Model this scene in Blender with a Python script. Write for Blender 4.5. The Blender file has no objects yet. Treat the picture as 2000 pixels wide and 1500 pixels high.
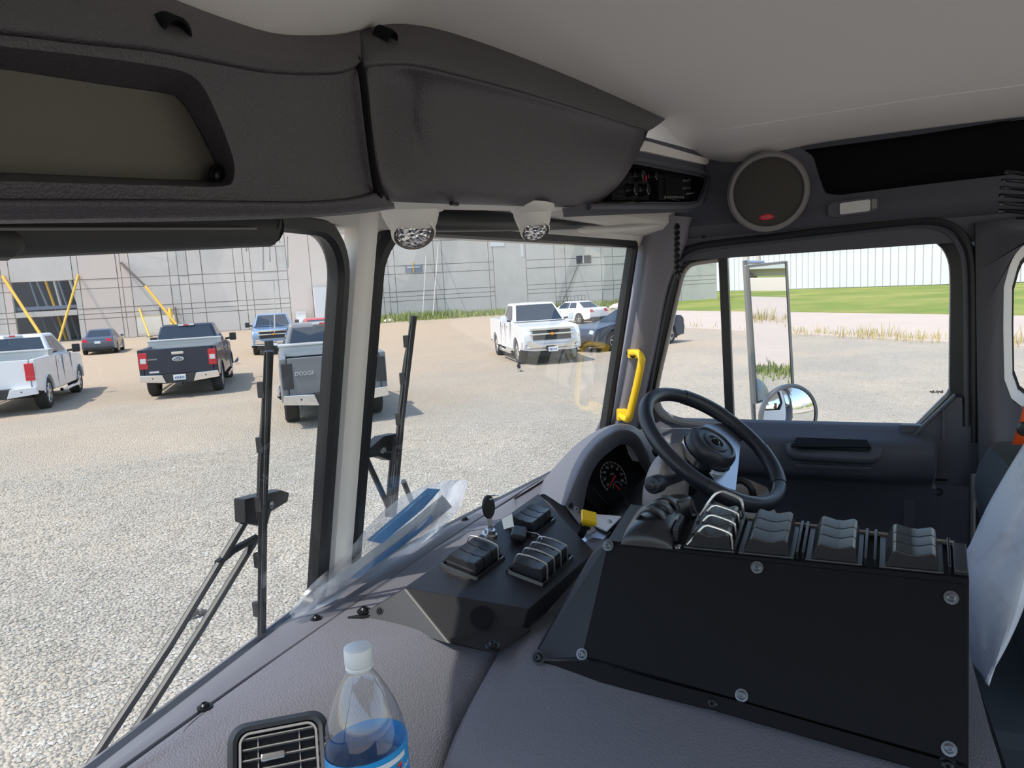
import bpy, bmesh, math, random
import numpy as np
from mathutils import Vector, Matrix
random.seed(7)
SC = bpy.context.scene
COL = SC.collection
PI = math.pi
def V(*a): return Vector(a if len(a) > 1 else a[0])

# ---------------------------------------------------------------- camera
# cab axes: X to the cab's right, Y forward, Z up, ground at 0; the camera stands by the left seat
FPX = 1387.0
CAM = V(0, 0, 2.4)
YAW, PITCH, ROLL = math.radians(24.8), math.radians(7.52), math.radians(3.2)
_h = V(math.cos(YAW), math.sin(YAW), 0); _r = V(math.sin(YAW), -math.cos(YAW), 0); _z = V(0, 0, 1)
FW = _h * math.cos(PITCH) - _z * math.sin(PITCH)
_u = _h * math.sin(PITCH) + _z * math.cos(PITCH)
UP = _u * math.cos(ROLL) + _r * math.sin(ROLL)
RT = _r * math.cos(ROLL) - _u * math.sin(ROLL)
cd = bpy.data.cameras.new('camera'); cam = bpy.data.objects.new('camera', cd); COL.objects.link(cam)
cd.sensor_width = 36.0; cd.lens = 36.0 * FPX / 2000.0; cd.clip_start = 0.02; cd.clip_end = 2000
m = Matrix.Identity(4)
for i in range(3):
    m[i][0] = RT[i]; m[i][1] = UP[i]; m[i][2] = -FW[i]; m[i][3] = CAM[i]
cam.matrix_world = m
SC.camera = cam

# ---------------------------------------------------------------- sky, sun, exposure
SUN_AZ, SUN_EL = 148.0, 60.5          # azimuth counted from +X towards +Y
wd = bpy.data.worlds.new('world'); SC.world = wd; wd.use_nodes = True
nt = wd.node_tree; nt.nodes.clear()
sky = nt.nodes.new('ShaderNodeTexSky'); sky.sky_type = 'NISHITA'; sky.sun_disc = False
sky.sun_elevation = math.radians(SUN_EL); sky.sun_rotation = math.radians(90 - SUN_AZ)
sky.air_density = 1.2; sky.dust_density = 1.2; sky.ozone_density = 1.0
bg = nt.nodes.new('ShaderNodeBackground'); bg.inputs[1].default_value = 0.24
ow = nt.nodes.new('ShaderNodeOutputWorld')
nt.links.new(sky.outputs[0], bg.inputs[0]); nt.links.new(bg.outputs[0], ow.inputs[0])
sl = bpy.data.lights.new('sun', 'SUN'); sl.energy = 3.5; sl.angle = math.radians(0.6); sl.color = (1.0, 0.93, 0.82)
so = bpy.data.objects.new('sun', sl); COL.objects.link(so)
sd = V(math.cos(math.radians(SUN_AZ)) * math.cos(math.radians(SUN_EL)), math.sin(math.radians(SUN_AZ)) * math.cos(math.radians(SUN_EL)), math.sin(math.radians(SUN_EL)))
so.rotation_euler = sd.to_track_quat('Z', 'Y').to_euler(); so.location = sd * 60
SC.view_settings.view_transform = 'Standard'; SC.view_settings.look = 'None'
SC.view_settings.gamma = 1.0; SC.view_settings.use_curve_mapping = False
SC.view_settings.exposure = 0.38
SC.render.film_transparent = False
SC.cycles.max_bounces = 10; SC.cycles.transparent_max_bounces = 16; SC.cycles.diffuse_bounces = 5
SC.cycles.caustics_reflective = False; SC.cycles.caustics_refractive = False
SC.cycles.sample_clamp_indirect = 6.0

# ---------------------------------------------------------------- helpers: sight lines to measured planes
def ray(px, py): return FW + RT * ((px - 1000) / FPX) + UP * ((750 - py) / FPX)
def W(px, py, X=None, Y=None, Z=None, D=None):
    d = ray(px, py)
    if X is not None: return CAM + d * ((X - CAM.x) / d.x)
    if Y is not None: return CAM + d * ((Y - CAM.y) / d.y)
    if Z is not None: return CAM + d * ((Z - CAM.z) / d.z)
    return CAM + d * D
def Wp(px, py, n, p0):
    d = ray(px, py); n = Vector(n)
    return CAM + d * (n.dot(Vector(p0) - CAM) / n.dot(d))
def WS(px, py, s, off=0.0):           # the two flat windscreen panes (s = -1 left, +1 right)
    n = V(0.13 * s, 1, 0.1945)
    return Wp(px, py, n, V(0.9, 0.764 + off, 1.957))
def ws(X, z, off=0.0): return V(X, 0.764 + off - 0.1945 * (z - 1.957) - 0.13 * abs(X - 0.9), z)

# ---------------------------------------------------------------- helpers: meshes
OFF = {}
class MB:
    def __init__(s): s.v = []; s.f = []
    def add(s, vs, fs):
        b = len(s.v); s.v += [Vector(p) for p in vs]; s.f += [tuple(i + b for i in f) for f in fs]; return s
    def box(s, c, d, R=None):
        c = Vector(c); hx, hy, hz = d[0] / 2, d[1] / 2, d[2] / 2
        vs = [V(x, y, z) for z in (-hz, hz) for y in (-hy, hy) for x in (-hx, hx)]
        if R is not None: vs = [R @ p for p in vs]
        return s.hexa([c + p for p in vs])
    def hexa(s, p):                    # order: z0(y0(x0,x1),y1(x0,x1)), z1(...)
        return s.add(p, [(0, 2, 3, 1), (4, 5, 7, 6), (0, 1, 5, 4), (2, 6, 7, 3), (0, 4, 6, 2), (1, 3, 7, 5)])
    def slab(s, a, b):                 # box between two corners
        x0, y0, z0 = (min(a[i], b[i]) for i in range(3)); x1, y1, z1 = (max(a[i], b[i]) for i in range(3))
        return s.box(((x0 + x1) / 2, (y0 + y1) / 2, (z0 + z1) / 2), (x1 - x0, y1 - y0, z1 - z0))
    def prism(s, poly, vec):           # planar outline pushed along vec, both caps closed
        n = len(poly); vec = Vector(vec); poly = [Vector(p) for p in poly]
        fs = [tuple(range(n))[::-1], tuple(range(n, 2 * n))] + [(i, (i + 1) % n, n + (i + 1) % n, n + i) for i in range(n)]
        return s.add(poly + [p + vec for p in poly], fs)
    def grid(s, rows, cu=False, cv=False):
        n, k = len(rows), len(rows[0]); fs = []
        for i in range(n if cv else n - 1):
            for j in range(k if cu else k - 1):
                a, b = i, (i + 1) % n; c, d = j, (j + 1) % k
                fs.append((a * k + c, a * k + d, b * k + d, b * k + c))
        return s.add([p for r in rows for p in r], fs)
    def tube(s, path, r, n=8, closed=False, cap=True, flat=1.0, up=None):
        path = [Vector(p) for p in path]; k = len(path); rows = []; prev = None
        for i, p in enumerate(path):
            a = path[(i - 1) % k] if (closed or i > 0) else p; b = path[(i + 1) % k] if (closed or i < k - 1) else p
            t = (b - a).normalized()
            if prev is None:
                u = Vector(up) if up is not None else (V(0, 0, 1) if abs(t.z) < 0.9 else V(1, 0, 0))
            else: u = prev
            u = (u - t * u.dot(t)).normalized(); prev = u; w = t.cross(u)
            rr = r[i] if isinstance(r, (list, tuple)) else r
            rows.append([p + (u * math.cos(2 * PI * j / n) * flat + w * math.sin(2 * PI * j / n)) * rr for j in range(n)])
        b = len(s.v); s.grid(rows, cu=True, cv=closed)
        if cap and not closed:
            s.f.append(tuple(b + j for j in range(n))[::-1]); s.f.append(tuple(b + (k - 1) * n + j for j in range(n)))
        return s
    def sweep(s, path, prof, nrm, closed=True):   # profile (u outward in plane, v along nrm)
        path = [Vector(p) for p in path]; k = len(path); rows = []; nrm = Vector(nrm).normalized()
        for i, p in enumerate(path):
            a = path[(i - 1) % k] if (closed or i > 0) else p; b = path[(i + 1) % k] if (closed or i < k - 1) else p
            t = (b - a).normalized(); w = t.cross(nrm).normalized()
            rows.append([p + w * q[0] + nrm * q[1] for q in prof])
        return s.grid(rows, cu=True, cv=closed)
    def lathe(s, prof, o, ax=(0, 0, 1), n=24, u=None):
        o = Vector(o); ax = Vector(ax).normalized()
        u = Vector(u) if u is not None else (V(1, 0, 0) if abs(ax.x) < 0.9 else V(0, 1, 0))
        u = (u - ax * u.dot(ax)).normalized(); w = ax.cross(u)
        rows = [[o + ax * h + (u * math.cos(2 * PI * j / n) + w * math.sin(2 * PI * j / n)) * max(r, 1e-5) for j in range(n)] for r, h in prof]
        return s.grid(rows, cu=True)
    def ring(s, A, B): return s.grid([A, B], cu=True)
    def build(s, name, mat, parent=None, smooth=True, bevel=0.0, seg=2, solid=0.0, soff=0.0, sub=0, label=None, cat=None, group=None, kind=None, ang=35, weld=0.0, origin=None):
        bm = bmesh.new()
        off = OFF.get(parent.name, V(0, 0, 0)) if parent is not None else None
        if off is None or parent is None:
            xs = [p.x for p in s.v]; ys = [p.y for p in s.v]; zs = [p.z for p in s.v]
            off = Vector(origin) if origin is not None else V((min(xs) + max(xs)) / 2, (min(ys) + max(ys)) / 2, min(zs))
        vs = [bm.verts.new(p - off) for p in s.v]
        for f in s.f:
            try: bm.faces.new([vs[i] for i in f])
            except ValueError: pass
        if weld: bmesh.ops.remove_doubles(bm, verts=bm.verts, dist=weld)
        bmesh.ops.recalc_face_normals(bm, faces=bm.faces)
        if bevel:
            es = [e for e in bm.edges if len(e.link_faces) == 2 and e.calc_face_angle(0) > math.radians(28)]
            bmesh.ops.bevel(bm, geom=es, offset=bevel, segments=seg, profile=0.6, affect='EDGES', clamp_overlap=True)
        me = bpy.data.meshes.new(name); bm.to_mesh(me); bm.free()
        if smooth:
            me.polygons.foreach_set('use_smooth', [True] * len(me.polygons)); me.set_sharp_from_angle(angle=math.radians(ang))
        o = bpy.data.objects.new(name, me); COL.objects.link(o)
        if mat is not None: me.materials.append(MT[mat] if isinstance(mat, str) else mat)
        if parent is not None:
            o.parent = parent; OFF[o.name] = off
        else:
            o.location = off; OFF[o.name] = off
        if solid:
            md = o.modifiers.new('solid', 'SOLIDIFY'); md.thickness = solid; md.offset = soff
        if sub:
            md = o.modifiers.new('sub', 'SUBSURF'); md.levels = sub; md.render_levels = sub
        if bevel and smooth: o.modifiers.new('wn', 'WEIGHTED_NORMAL').keep_sharp = True
        if label: o['label'] = label
        if cat: o['category'] = cat
        if group: o['group'] = group
        if kind: o['kind'] = kind
        return o
def thing(name, label, cat, loc=(0, 0, 0), rz=0.0, group=None, kind=None, local=False):
    o = bpy.data.objects.new(name, None); COL.objects.link(o); o.empty_display_size = 0.05
    o.location = loc; o.rotation_euler = (0, 0, rz)
    if label: o['label'] = label
    if cat: o['category'] = cat
    if group: o['group'] = group
    if kind: o['kind'] = kind
    OFF[o.name] = V(0, 0, 0) if local else Vector(loc)
    return o
def copy_tree(o, parent=None):
    c = o.copy(); COL.objects.link(c)
    if parent is not None: c.parent = parent
    OFF[c.name] = OFF.get(o.name, V(0, 0, 0))
    for ch in list(o.children): copy_tree(ch, c)
    return c
def frame(n, u):                      # 3x3 with columns u, v, n
    n = Vector(n).normalized(); u = Vector(u); u = (u - n * u.dot(n)).normalized(); v = n.cross(u)
    return Matrix((u, v, n)).transposed()
def rrect(x0, x1, y0, y1, r, n=6):
    r = r if isinstance(r, (list, tuple)) else (r,) * 4
    out = []
    for (cx, cy, a0, q) in ((x1, y1, 0, r[0]), (x0, y1, 90, r[1]), (x0, y0, 180, r[2]), (x1, y0, 270, r[3])):
        sx = -1 if cx == x1 else 1; sy = -1 if cy == y1 else 1
        for i in range(n + 1):
            a = math.radians(a0 + 90 * i / n); out.append((cx + sx * q + q * math.cos(a), cy + sy * q + q * math.sin(a)))
    return out
def crom(pts, n=6, closed=False):     # Catmull-Rom through points
    P = [Vector(p) for p in pts]; k = len(P); out = []
    for i in range(k if closed else k - 1):
        a = P[(i - 1) % k] if (closed or i > 0) else P[0] * 2 - P[1]; b = P[i]; c = P[(i + 1) % k]
        d = P[(i + 2) % k] if (closed or i < k - 2) else P[-1] * 2 - P[-2]
        for j in range(n):
            t = j / n
            out.append(0.5 * ((2 * b) + (c - a) * t + (2 * a - 5 * b + 4 * c - d) * t * t + (3 * b - a - 3 * c + d) * t ** 3))
    if not closed: out.append(P[-1])
    return out
def patch(rows, nu=5, nv=5):          # smooth surface through a net of control points
    rr = [crom(r, nu) for r in rows]; cols = [crom([r[j] for r in rr], nv) for j in range(len(rr[0]))]
    return [[c[i] for c in cols] for i in range(len(cols[0]))]
def resample(poly, n, closed=True):
    P = [Vector(p) for p in poly] + ([Vector(poly[0])] if closed else [])
    L = [0]
    for i in range(1, len(P)): L.append(L[-1] + (P[i] - P[i - 1]).length)
    out = []; j = 0
    for k in range(n):
        t = L[-1] * k / (n if closed else n - 1)
        while j < len(L) - 2 and L[j + 1] < t: j += 1
        q = (t - L[j]) / max(L[j + 1] - L[j], 1e-9); out.append(P[j].lerp(P[j + 1], q))
    return out
def text_mb(s, size, R, o, ext=0.0004, align='CENTER'):   # letters as mesh; R columns are right, up, out
    c = bpy.data.curves.new('t', 'FONT'); c.body = s; c.size = size; c.align_x = align; c.align_y = 'CENTER'; c.extrude = ext; c.resolution_u = 3
    ob = bpy.data.objects.new('t', c); COL.objects.link(ob)
    dg = bpy.context.evaluated_depsgraph_get(); me = bpy.data.meshes.new_from_object(ob.evaluated_get(dg))
    mb = MB(); mb.add([R @ v.co + Vector(o) for v in me.vertices], [tuple(p.vertices) for p in me.polygons])
    bpy.data.objects.remove(ob); bpy.data.curves.remove(c); bpy.data.meshes.remove(me)
    return mb

# ---------------------------------------------------------------- materials
MT = {}
def mat(name, col, rough=0.5, metal=0.0, spec=0.5, bump=None, tint=None, trans=0.0, emit=None, coat=0.0, alpha=1.0, sheen=0.0):
    """bump = (kind, scale, strength, distance); tint = list of (scale, colour, lo, hi, amount)"""
    M = bpy.data.materials.new(name); M.use_nodes = True; t = M.node_tree; N = t.nodes; L = t.links
    b = N['Principled BSDF']; b.inputs['Base Color'].default_value = (*col, 1); b.inputs['Roughness'].default_value = rough
    b.inputs['Metallic'].default_value = metal; b.inputs['Specular IOR Level'].default_value = spec
    b.inputs['Coat Weight'].default_value = coat; b.inputs['Transmission Weight'].default_value = trans; b.inputs['Alpha'].default_value = alpha
    b.inputs['Sheen Weight'].default_value = sheen
    if emit: b.inputs['Emission Color'].default_value = (*emit[0], 1); b.inputs['Emission Strength'].default_value = emit[1]
    tc = N.new('ShaderNodeTexCoord')
    if bump:
        if bump[0] == 'voronoi':
            x = N.new('ShaderNodeTexVoronoi'); x.feature = 'SMOOTH_F1'; x.inputs['Scale'].default_value = bump[1]; out = x.outputs['Distance']
        elif bump[0] == 'pebble':
            x = N.new('ShaderNodeTexVoronoi'); x.feature = 'F1'; x.inputs['Scale'].default_value = bump[1]; out = x.outputs['Distance']
        else:
            x = N.new('ShaderNodeTexNoise'); x.inputs['Scale'].default_value = bump[1]; x.inputs['Detail'].default_value = 6; out = x.outputs['Fac']
        L.new(tc.outputs['Object'], x.inputs['Vector'])
        bp = N.new('ShaderNodeBump'); bp.inputs['Strength'].default_value = bump[2]; bp.inputs['Distance'].default_value = bump[3]
        L.new(out, bp.inputs['Height']); L.new(bp.outputs[0], b.inputs['Normal'])
        if bump[0] == 'pebble': bp.invert = True
    last = None
    for (sc, c2, lo, hi, am) in (tint or []):
        x = N.new('ShaderNodeTexNoise'); x.inputs['Scale'].default_value = sc; x.inputs['Detail'].default_value = 5; x.inputs['Roughness'].default_value = 0.6
        L.new(tc.outputs['Object'], x.inputs['Vector'])
        r = N.new('ShaderNodeMapRange'); r.inputs[1].default_value = lo; r.inputs[2].default_value = hi; r.inputs[4].default_value = am
        L.new(x.outputs['Fac'], r.inputs[0])
        mx = N.new('ShaderNodeMix'); mx.data_type = 'RGBA'; mx.inputs[7].default_value = (*c2, 1)
        if last is None: mx.inputs[6].default_value = (*col, 1)
        else: L.new(last, mx.inputs[6])
        L.new(r.outputs[0], mx.inputs[0]); last = mx.outputs[2]
    if last is not None: L.new(last, b.inputs['Base Color'])
    MT[name] = M; return M
def sheet(name, tint=(0.95, 0.96, 0.96), refl=0.08, edge=0.6, haze=0.0, hazecol=(0.9, 0.9, 0.9), rough=0.0, milky=False):
    """thin clear sheet: see-through, mirror reflection rising at grazing angles, a little dust"""
    M = bpy.data.materials.new(name); M.use_nodes = True; t = M.node_tree; N = t.nodes; L = t.links
    N.remove(N['Principled BSDF']); out = N['Material Output']
    tr = N.new('ShaderNodeBsdfTransparent'); tr.inputs[0].default_value = (*tint, 1)
    gl = N.new('ShaderNodeBsdfGlossy'); gl.inputs['Roughness'].default_value = rough; gl.inputs[0].default_value = (1, 1, 1, 1)
    lw = N.new('ShaderNodeLayerWeight'); lw.inputs[0].default_value = 0.5
    pw = N.new('ShaderNodeMath'); pw.operation = 'POWER'; pw.inputs[1].default_value = 4.0
    ma = N.new('ShaderNodeMath'); ma.operation = 'MULTIPLY_ADD'; ma.inputs[1].default_value = edge; ma.inputs[2].default_value = refl
    L.new(lw.outputs['Facing'], pw.inputs[0]); L.new(pw.outputs[0], ma.inputs[0])
    mx = N.new('ShaderNodeMixShader'); L.new(ma.outputs[0], mx.inputs[0]); L.new(tr.outputs[0], mx.inputs[1]); L.new(gl.outputs[0], mx.inputs[2])
    last = mx.outputs[0]
    if haze:
        df = N.new('ShaderNodeBsdfTranslucent' if milky else 'ShaderNodeBsdfDiffuse'); df.inputs[0].default_value = (*hazecol, 1)
        tc = N.new('ShaderNodeTexCoord'); nz = N.new('ShaderNodeTexNoise'); nz.inputs['Scale'].default_value = 9; nz.inputs['Detail'].default_value = 5
        L.new(tc.outputs['Object'], nz.inputs['Vector'])
        mr = N.new('ShaderNodeMapRange'); mr.inputs[1].default_value = 0.35; mr.inputs[2].default_value = 0.75; mr.inputs[4].default_value = haze
        L.new(nz.outputs['Fac'], mr.inputs[0])
        m2 = N.new('ShaderNodeMixShader'); L.new(mr.outputs[0], m2.inputs[0]); L.new(last, m2.inputs[1]); L.new(df.outputs[0], m2.inputs[2]); last = m2.outputs[0]
    L.new(last, out.inputs[0]); MT[name] = M; return M

GRAIN = ('pebble', 430, 0.45, 0.0013)
mat('dash', (0.152, 0.150, 0.176), 0.5, bump=GRAIN, spec=0.45)
mat('dash_smooth', (0.145, 0.145, 0.170), 0.5, bump=('noise', 500, 0.12, 0.0006), spec=0.4)
mat('headgrain', (0.082, 0.076, 0.084), 0.46, bump=GRAIN, spec=0.4)
mat('headinsert', (0.13, 0.12, 0.10), 0.6, bump=('noise', 700, 0.2, 0.0005))
mat('liner', (0.90, 0.87, 0.85), 0.95, bump=('noise', 900, 0.25, 0.0006), spec=0.1)
mat('greytrim', (0.80, 0.77, 0.74), 0.6, bump=('noise', 300, 0.08, 0.0008))
mat('pillargrey', (0.88, 0.85, 0.82), 0.35)
mat('sidegrey', (0.085, 0.085, 0.105), 0.55, bump=('voronoi', 300, 0.2, 0.0008), spec=0.4)
mat('apillar', (0.20, 0.19, 0.22), 0.5, bump=('voronoi', 300, 0.15, 0.0008), spec=0.4)
mat('doorgrey', (0.070, 0.075, 0.095), 0.5, bump=('voronoi', 300, 0.2, 0.0008))
mat('black', (0.012, 0.012, 0.014), 0.45)
mat('pocketblack', (0.010, 0.010, 0.012), 0.9, spec=0.1)
mat('rubber', (0.016, 0.017, 0.021), 0.42)
mat('matteblack', (0.007, 0.007, 0.009), 0.6, bump=('noise', 900, 0.15, 0.0004), spec=0.14)
mat('panelblack', (0.014, 0.014, 0.018), 0.45, bump=('noise', 900, 0.15, 0.0004))
mat('gloss', (0.012, 0.013, 0.016), 0.2)
mat('switch', (0.020, 0.021, 0.026), 0.3)
mat('wheelrim', (0.022, 0.024, 0.032), 0.38)
mat('visor', (0.055, 0.055, 0.058), 0.6)
mat('screwhead', (0.02, 0.02, 0.022), 0.3, metal=0.6)
mat('screwdull', (0.16, 0.17, 0.19), 0.35, metal=0.6)
mat('mirrorframe', (0.30, 0.31, 0.31), 0.35, metal=0.7)
mat('steel', (0.62, 0.63, 0.66), 0.25, metal=1.0)
mat('brushed', (0.55, 0.57, 0.62), 0.35, metal=1.0)
mat('chrome', (0.85, 0.86, 0.88), 0.06, metal=1.0)
mat('wire', (0.72, 0.70, 0.68), 0.3, metal=0.85)
mat('mirror', (0.9, 0.92, 0.93), 0.01, metal=1.0)
mat('yellow', (0.95, 0.60, 0.02), 0.4)
mat('whitepl', (0.80, 0.82, 0.84), 0.4)
mat('tan', (0.42, 0.38, 0.36), 0.55)
mat('whiteprint', (0.75, 0.76, 0.78), 0.6)
mat('red', (0.65, 0.01, 0.03), 0.4)
mat('redneedle', (0.9, 0.03, 0.04), 0.5)
mat('grille', (0.055, 0.05, 0.045), 0.8, bump=('voronoi', 900, 0.6, 0.001))
mat('ringgrey', (0.22, 0.21, 0.21), 0.5)
mat('lensfrost', (0.62, 0.63, 0.62), 0.35)
mat('lensdark', (0.30, 0.28, 0.29), 0.12, metal=0.7)
mat('seatfab', (0.045, 0.055, 0.065), 0.85, bump=('noise', 800, 0.3, 0.001))
mat('cloth', (0.74, 0.78, 0.88), 0.85, bump=('noise', 60, 0.4, 0.004), tint=[(14, (0.45, 0.42, 0.44), 0.5, 0.75, 0.6)])
mat('orange', (0.75, 0.09, 0.01), 0.6, bump=('noise', 900, 0.3, 0.0008))
mat('bluepaper', (0.16, 0.42, 0.82), 0.6)
mat('paper', (0.82, 0.83, 0.85), 0.7)
mat('labelblue', (0.03, 0.33, 0.75), 0.35, tint=[(30, (0.25, 0.55, 0.85), 0.5, 0.7, 0.6)])
mat('labelwhite', (0.80, 0.84, 0.88), 0.4)
mat('green', (0.02, 0.30, 0.10), 0.5)
mat('orangeprint', (0.85, 0.18, 0.02), 0.5)
def see_through_white(name, col):
    M = bpy.data.materials.new(name); M.use_nodes = True; t = M.node_tree; N = t.nodes; N.remove(N['Principled BSDF'])
    a = N.new('ShaderNodeBsdfTranslucent'); b = N.new('ShaderNodeBsdfDiffuse'); a.inputs[0].default_value = b.inputs[0].default_value = (*col, 1)
    mx = N.new('ShaderNodeMixShader'); t.links.new(a.outputs[0], mx.inputs[1]); t.links.new(b.outputs[0], mx.inputs[2]); t.links.new(mx.outputs[0], N['Material Output'].inputs[0]); MT[name] = M
see_through_white('drip', (0.9, 0.92, 0.92))
mat('facet', (0.75, 0.73, 0.74), 0.12, metal=0.9, bump=('pebble', 110, 1.0, 0.008))
sheet('glass', tint=(0.93, 0.95, 0.94), refl=0.07, edge=0.6, haze=0.035, hazecol=(0.8, 0.8, 0.78))
sheet('doorglass', tint=(0.97, 0.98, 0.97), refl=0.04, edge=0.4)
sheet('bagfilm', tint=(0.97, 0.98, 1.0), refl=0.12, edge=0.6, haze=0.50, hazecol=(0.92, 0.94, 0.98), rough=0.15, milky=True)
sheet('pet', tint=(0.96, 0.98, 0.99), refl=0.08, edge=0.85, haze=0.10, rough=0.03)
# ================================================================ THE CAB: shell
def screw(parent, p, n, r=0.006, m='screwhead', name='screw', cross=True, h=0.004):
    mb = MB(); n = Vector(n).normalized()
    mb.lathe([(r * 1.5, 0), (r * 1.5, h * .3), (r, h * .35), (r * .95, h * .8), (r * .6, h * 1.15), (r * .35, h * 1.15), (r * .3, h * .6), (0.0, h * .6)], p, n, n=14)
    return mb.build(name, m, parent)

# --- windscreen panes with rubber gaskets
NL, NR = V(-0.13, 1, 0.1945), V(0.13, 1, 0.1945)
def pane(name, x0, x1, z0, z1, r, n):
    path = [ws(x, z) for x, z in rrect(x0, x1, z0, z1, r, 8)]
    mb = MB(); c = sum(path, V(0, 0, 0)) / len(path); k = len(path)
    mb.add(path + [c], [(i, (i + 1) % k, k) for i in range(k)])
    g = mb.build(name, 'glass', None, kind='structure', smooth=False)
    gk = MB().sweep(path, [(-.004, .010), (-.006, -.004), (0.004, -.014), (0.018, -.014), (0.024, -.006), (0.024, .012)], n)
    gk.build('gasket', 'rubber', g)
    return g
window_1 = pane('window_1', -0.17, 0.868, 1.90, 2.512, (0.085, 0.085, 0.05, 0.05), NL)
window_2 = pane('window_2', 0.934, 1.985, 1.90, 2.522, (0.03, 0.085, 0.05, 0.03), NR)
# dried drips on the left pane
for (x, y, l, w) in ((513, 462, 64, 5), (526, 462, 48, 4), (561, 462, 60, 4), (545, 464, 10, 3), (480, 472, 18, 4), (492, 474, 10, 3), (535, 545, 100, 3.5)):
    a = WS(x, y, -1, -.003); b = WS(x + 1, y + l, -1, -.003); q = (b - a); sx = V(1, .13, 0) * (w * 0.00035)
    pts = [a - sx * .5, a + sx * .5, a + q * .6 + sx * .6, b + sx, b + q * .05, b - sx, a + q * .6 - sx * .5]
    MB().prism(pts, V(0, -.0006, 0)).build('dried_drip', 'drip', window_1, smooth=False)

# --- centre pillar, header rail, right front pillar
mb = MB()
pa, pb = ws(0.901, 1.88, -0.022), ws(0.901, 2.60, -0.022)
prof = [(-.021, .03), (-.021, .004), (-.013, -.006), (-.004, -.010), (.006, -.010), (.014, -.004), (.019, .006), (.019, .03)]
mb.grid([[p + V(u, v, 0) for u, v in prof] for p in (pa, pa.lerp(pb, .5), pb)])
mb.build('trim_1', 'pillargrey', None, kind='structure', label='light grey centre pillar between the two windscreen panes')
# header rail: pale trim between windscreen top and overhead cabinets
rows = []
for X in (-0.35, 0.2, 0.62, 0.9, 1.2, 1.6, 2.04):
    y0 = ws(X, 2.535).y
    rows.append([V(X, y0 + .05, 2.500), V(X, y0 - .004, 2.505), V(X, y0 - .018, 2.528), V(X, y0 - .045, 2.534), V(X, y0 - .075, 2.542), V(X, y0 - .09, 2.56), V(X, y0 - .09, 2.60), V(X, y0 + .04, 2.62)])
MB().grid(rows).build('trim_2', 'greytrim', None, kind='structure', label='pale grey header rail above the windscreen')
# right front pillar (A pillar): grey moulded cover, swept along the windscreen side
t0 = [(1262, 420, 1.985), (1262, 470, 1.985), (1252, 560, 1.985), (1232, 680, 1.985), (1207, 800, 1.985), (1185, 860, 1.985), (1150, 1000, 1.985)]
t1 = [(1352, 425, 2.03), (1335, 482, 2.03), (1302, 560, 2.03), (1278, 680, 2.03), (1252, 800, 2.03), (1240, 860, 2.03), (1215, 1000, 2.03)]
rows = []
for a, b in zip(t0, t1):
    A, B = W(a[0], a[1], X=a[2]), W(b[0], b[1], X=b[2]); A0 = A + V(.05, .05, 0); mid = A.lerp(B, .5) + V(-.018, -.006, 0)
    rows.append([A0, A + V(.01, .012, 0), A, A.lerp(B, .12) + V(-.012, -.006, 0), mid, A.lerp(B, .88) + V(-.012, -.006, 0), B, B + V(.04, -.002, 0)])
apil = MB().grid(patch(rows, 3, 4)).build('trim_3', 'apillar', None, kind='structure', label='grey moulded windscreen pillar cover carrying the yellow grab handle')
for p in ((1270, 525), (1227, 690), (1196, 1010)):
    screw(apil, Wp(p[0], p[1], (1, .35, 0), W(p[0], p[1], X=1.995)), (-1, -.3, 0), .004, h=.003)

# --- headliner
fr = [(-250, -300, .52), (0, -170, .49), (200, -60, .47), (320, -4, .465), (420, 40, .465), (500, 68, .465), (560, 74, .465), (630, 66, .46), (690, 45, .455), (760, 36, .45), (850, 50, .44), (1000, 100, .41), (1150, 160, .38), (1300, 230, .352)]
fe = [W(a, b, Y=c) for a, b, c in fr] + [V(1.80, .345, 2.752), V(1.95, .33, 2.742), V(2.06, .31, 2.728)]
rows = []
for p in fe:
    X, z = p.x, p.z
    def zz(t): return z + (2.765 - z) * t - (max(0, X - 1.75) ** 2) * .28
    rows.append([p + V(0, .16, .05), p + V(0, .02, .006), p, V(X * 1.0, p.y - .07, zz(.25)), V(X, p.y - .18, zz(.65)), V(X, .02, zz(.95)), V(X, -.4, zz(1.0)), V(X, -1.0, zz(.95)), V(X, -1.6, zz(.8))])
ceil_o = MB().grid(patch(rows, 3, 3)).build('ceiling', 'liner', None, kind='structure', label='pale grey fabric headliner of the cab', solid=.012, soff=-1)
mb = MB(); p = W(1525, 212, Z=2.762); mb.lathe([(.012, -.003), (.012, -.001), (.006, 0)], p, (0, 0, 1), n=12); mb.build('trim_clip', 'liner', ceil_o)
bpy.context.view_layer.update(); sm = []
for px, py in ((1292, 268), (1400, 254), (1520, 236), (1650, 215), (1800, 192), (1950, 172), (2060, 158)):
    ok, hit, nn0, fi = ceil_o.ray_cast(CAM - ceil_o.location, ray(px, py).normalized(), depsgraph=bpy.context.evaluated_depsgraph_get())
    if ok: sm.append(hit + ceil_o.location - ray(px, py).normalized() * .002)
if len(sm) > 2: MB().tube(crom(sm, 4), .0020, n=6).build('liner_seam', 'greytrim', ceil_o)

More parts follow.
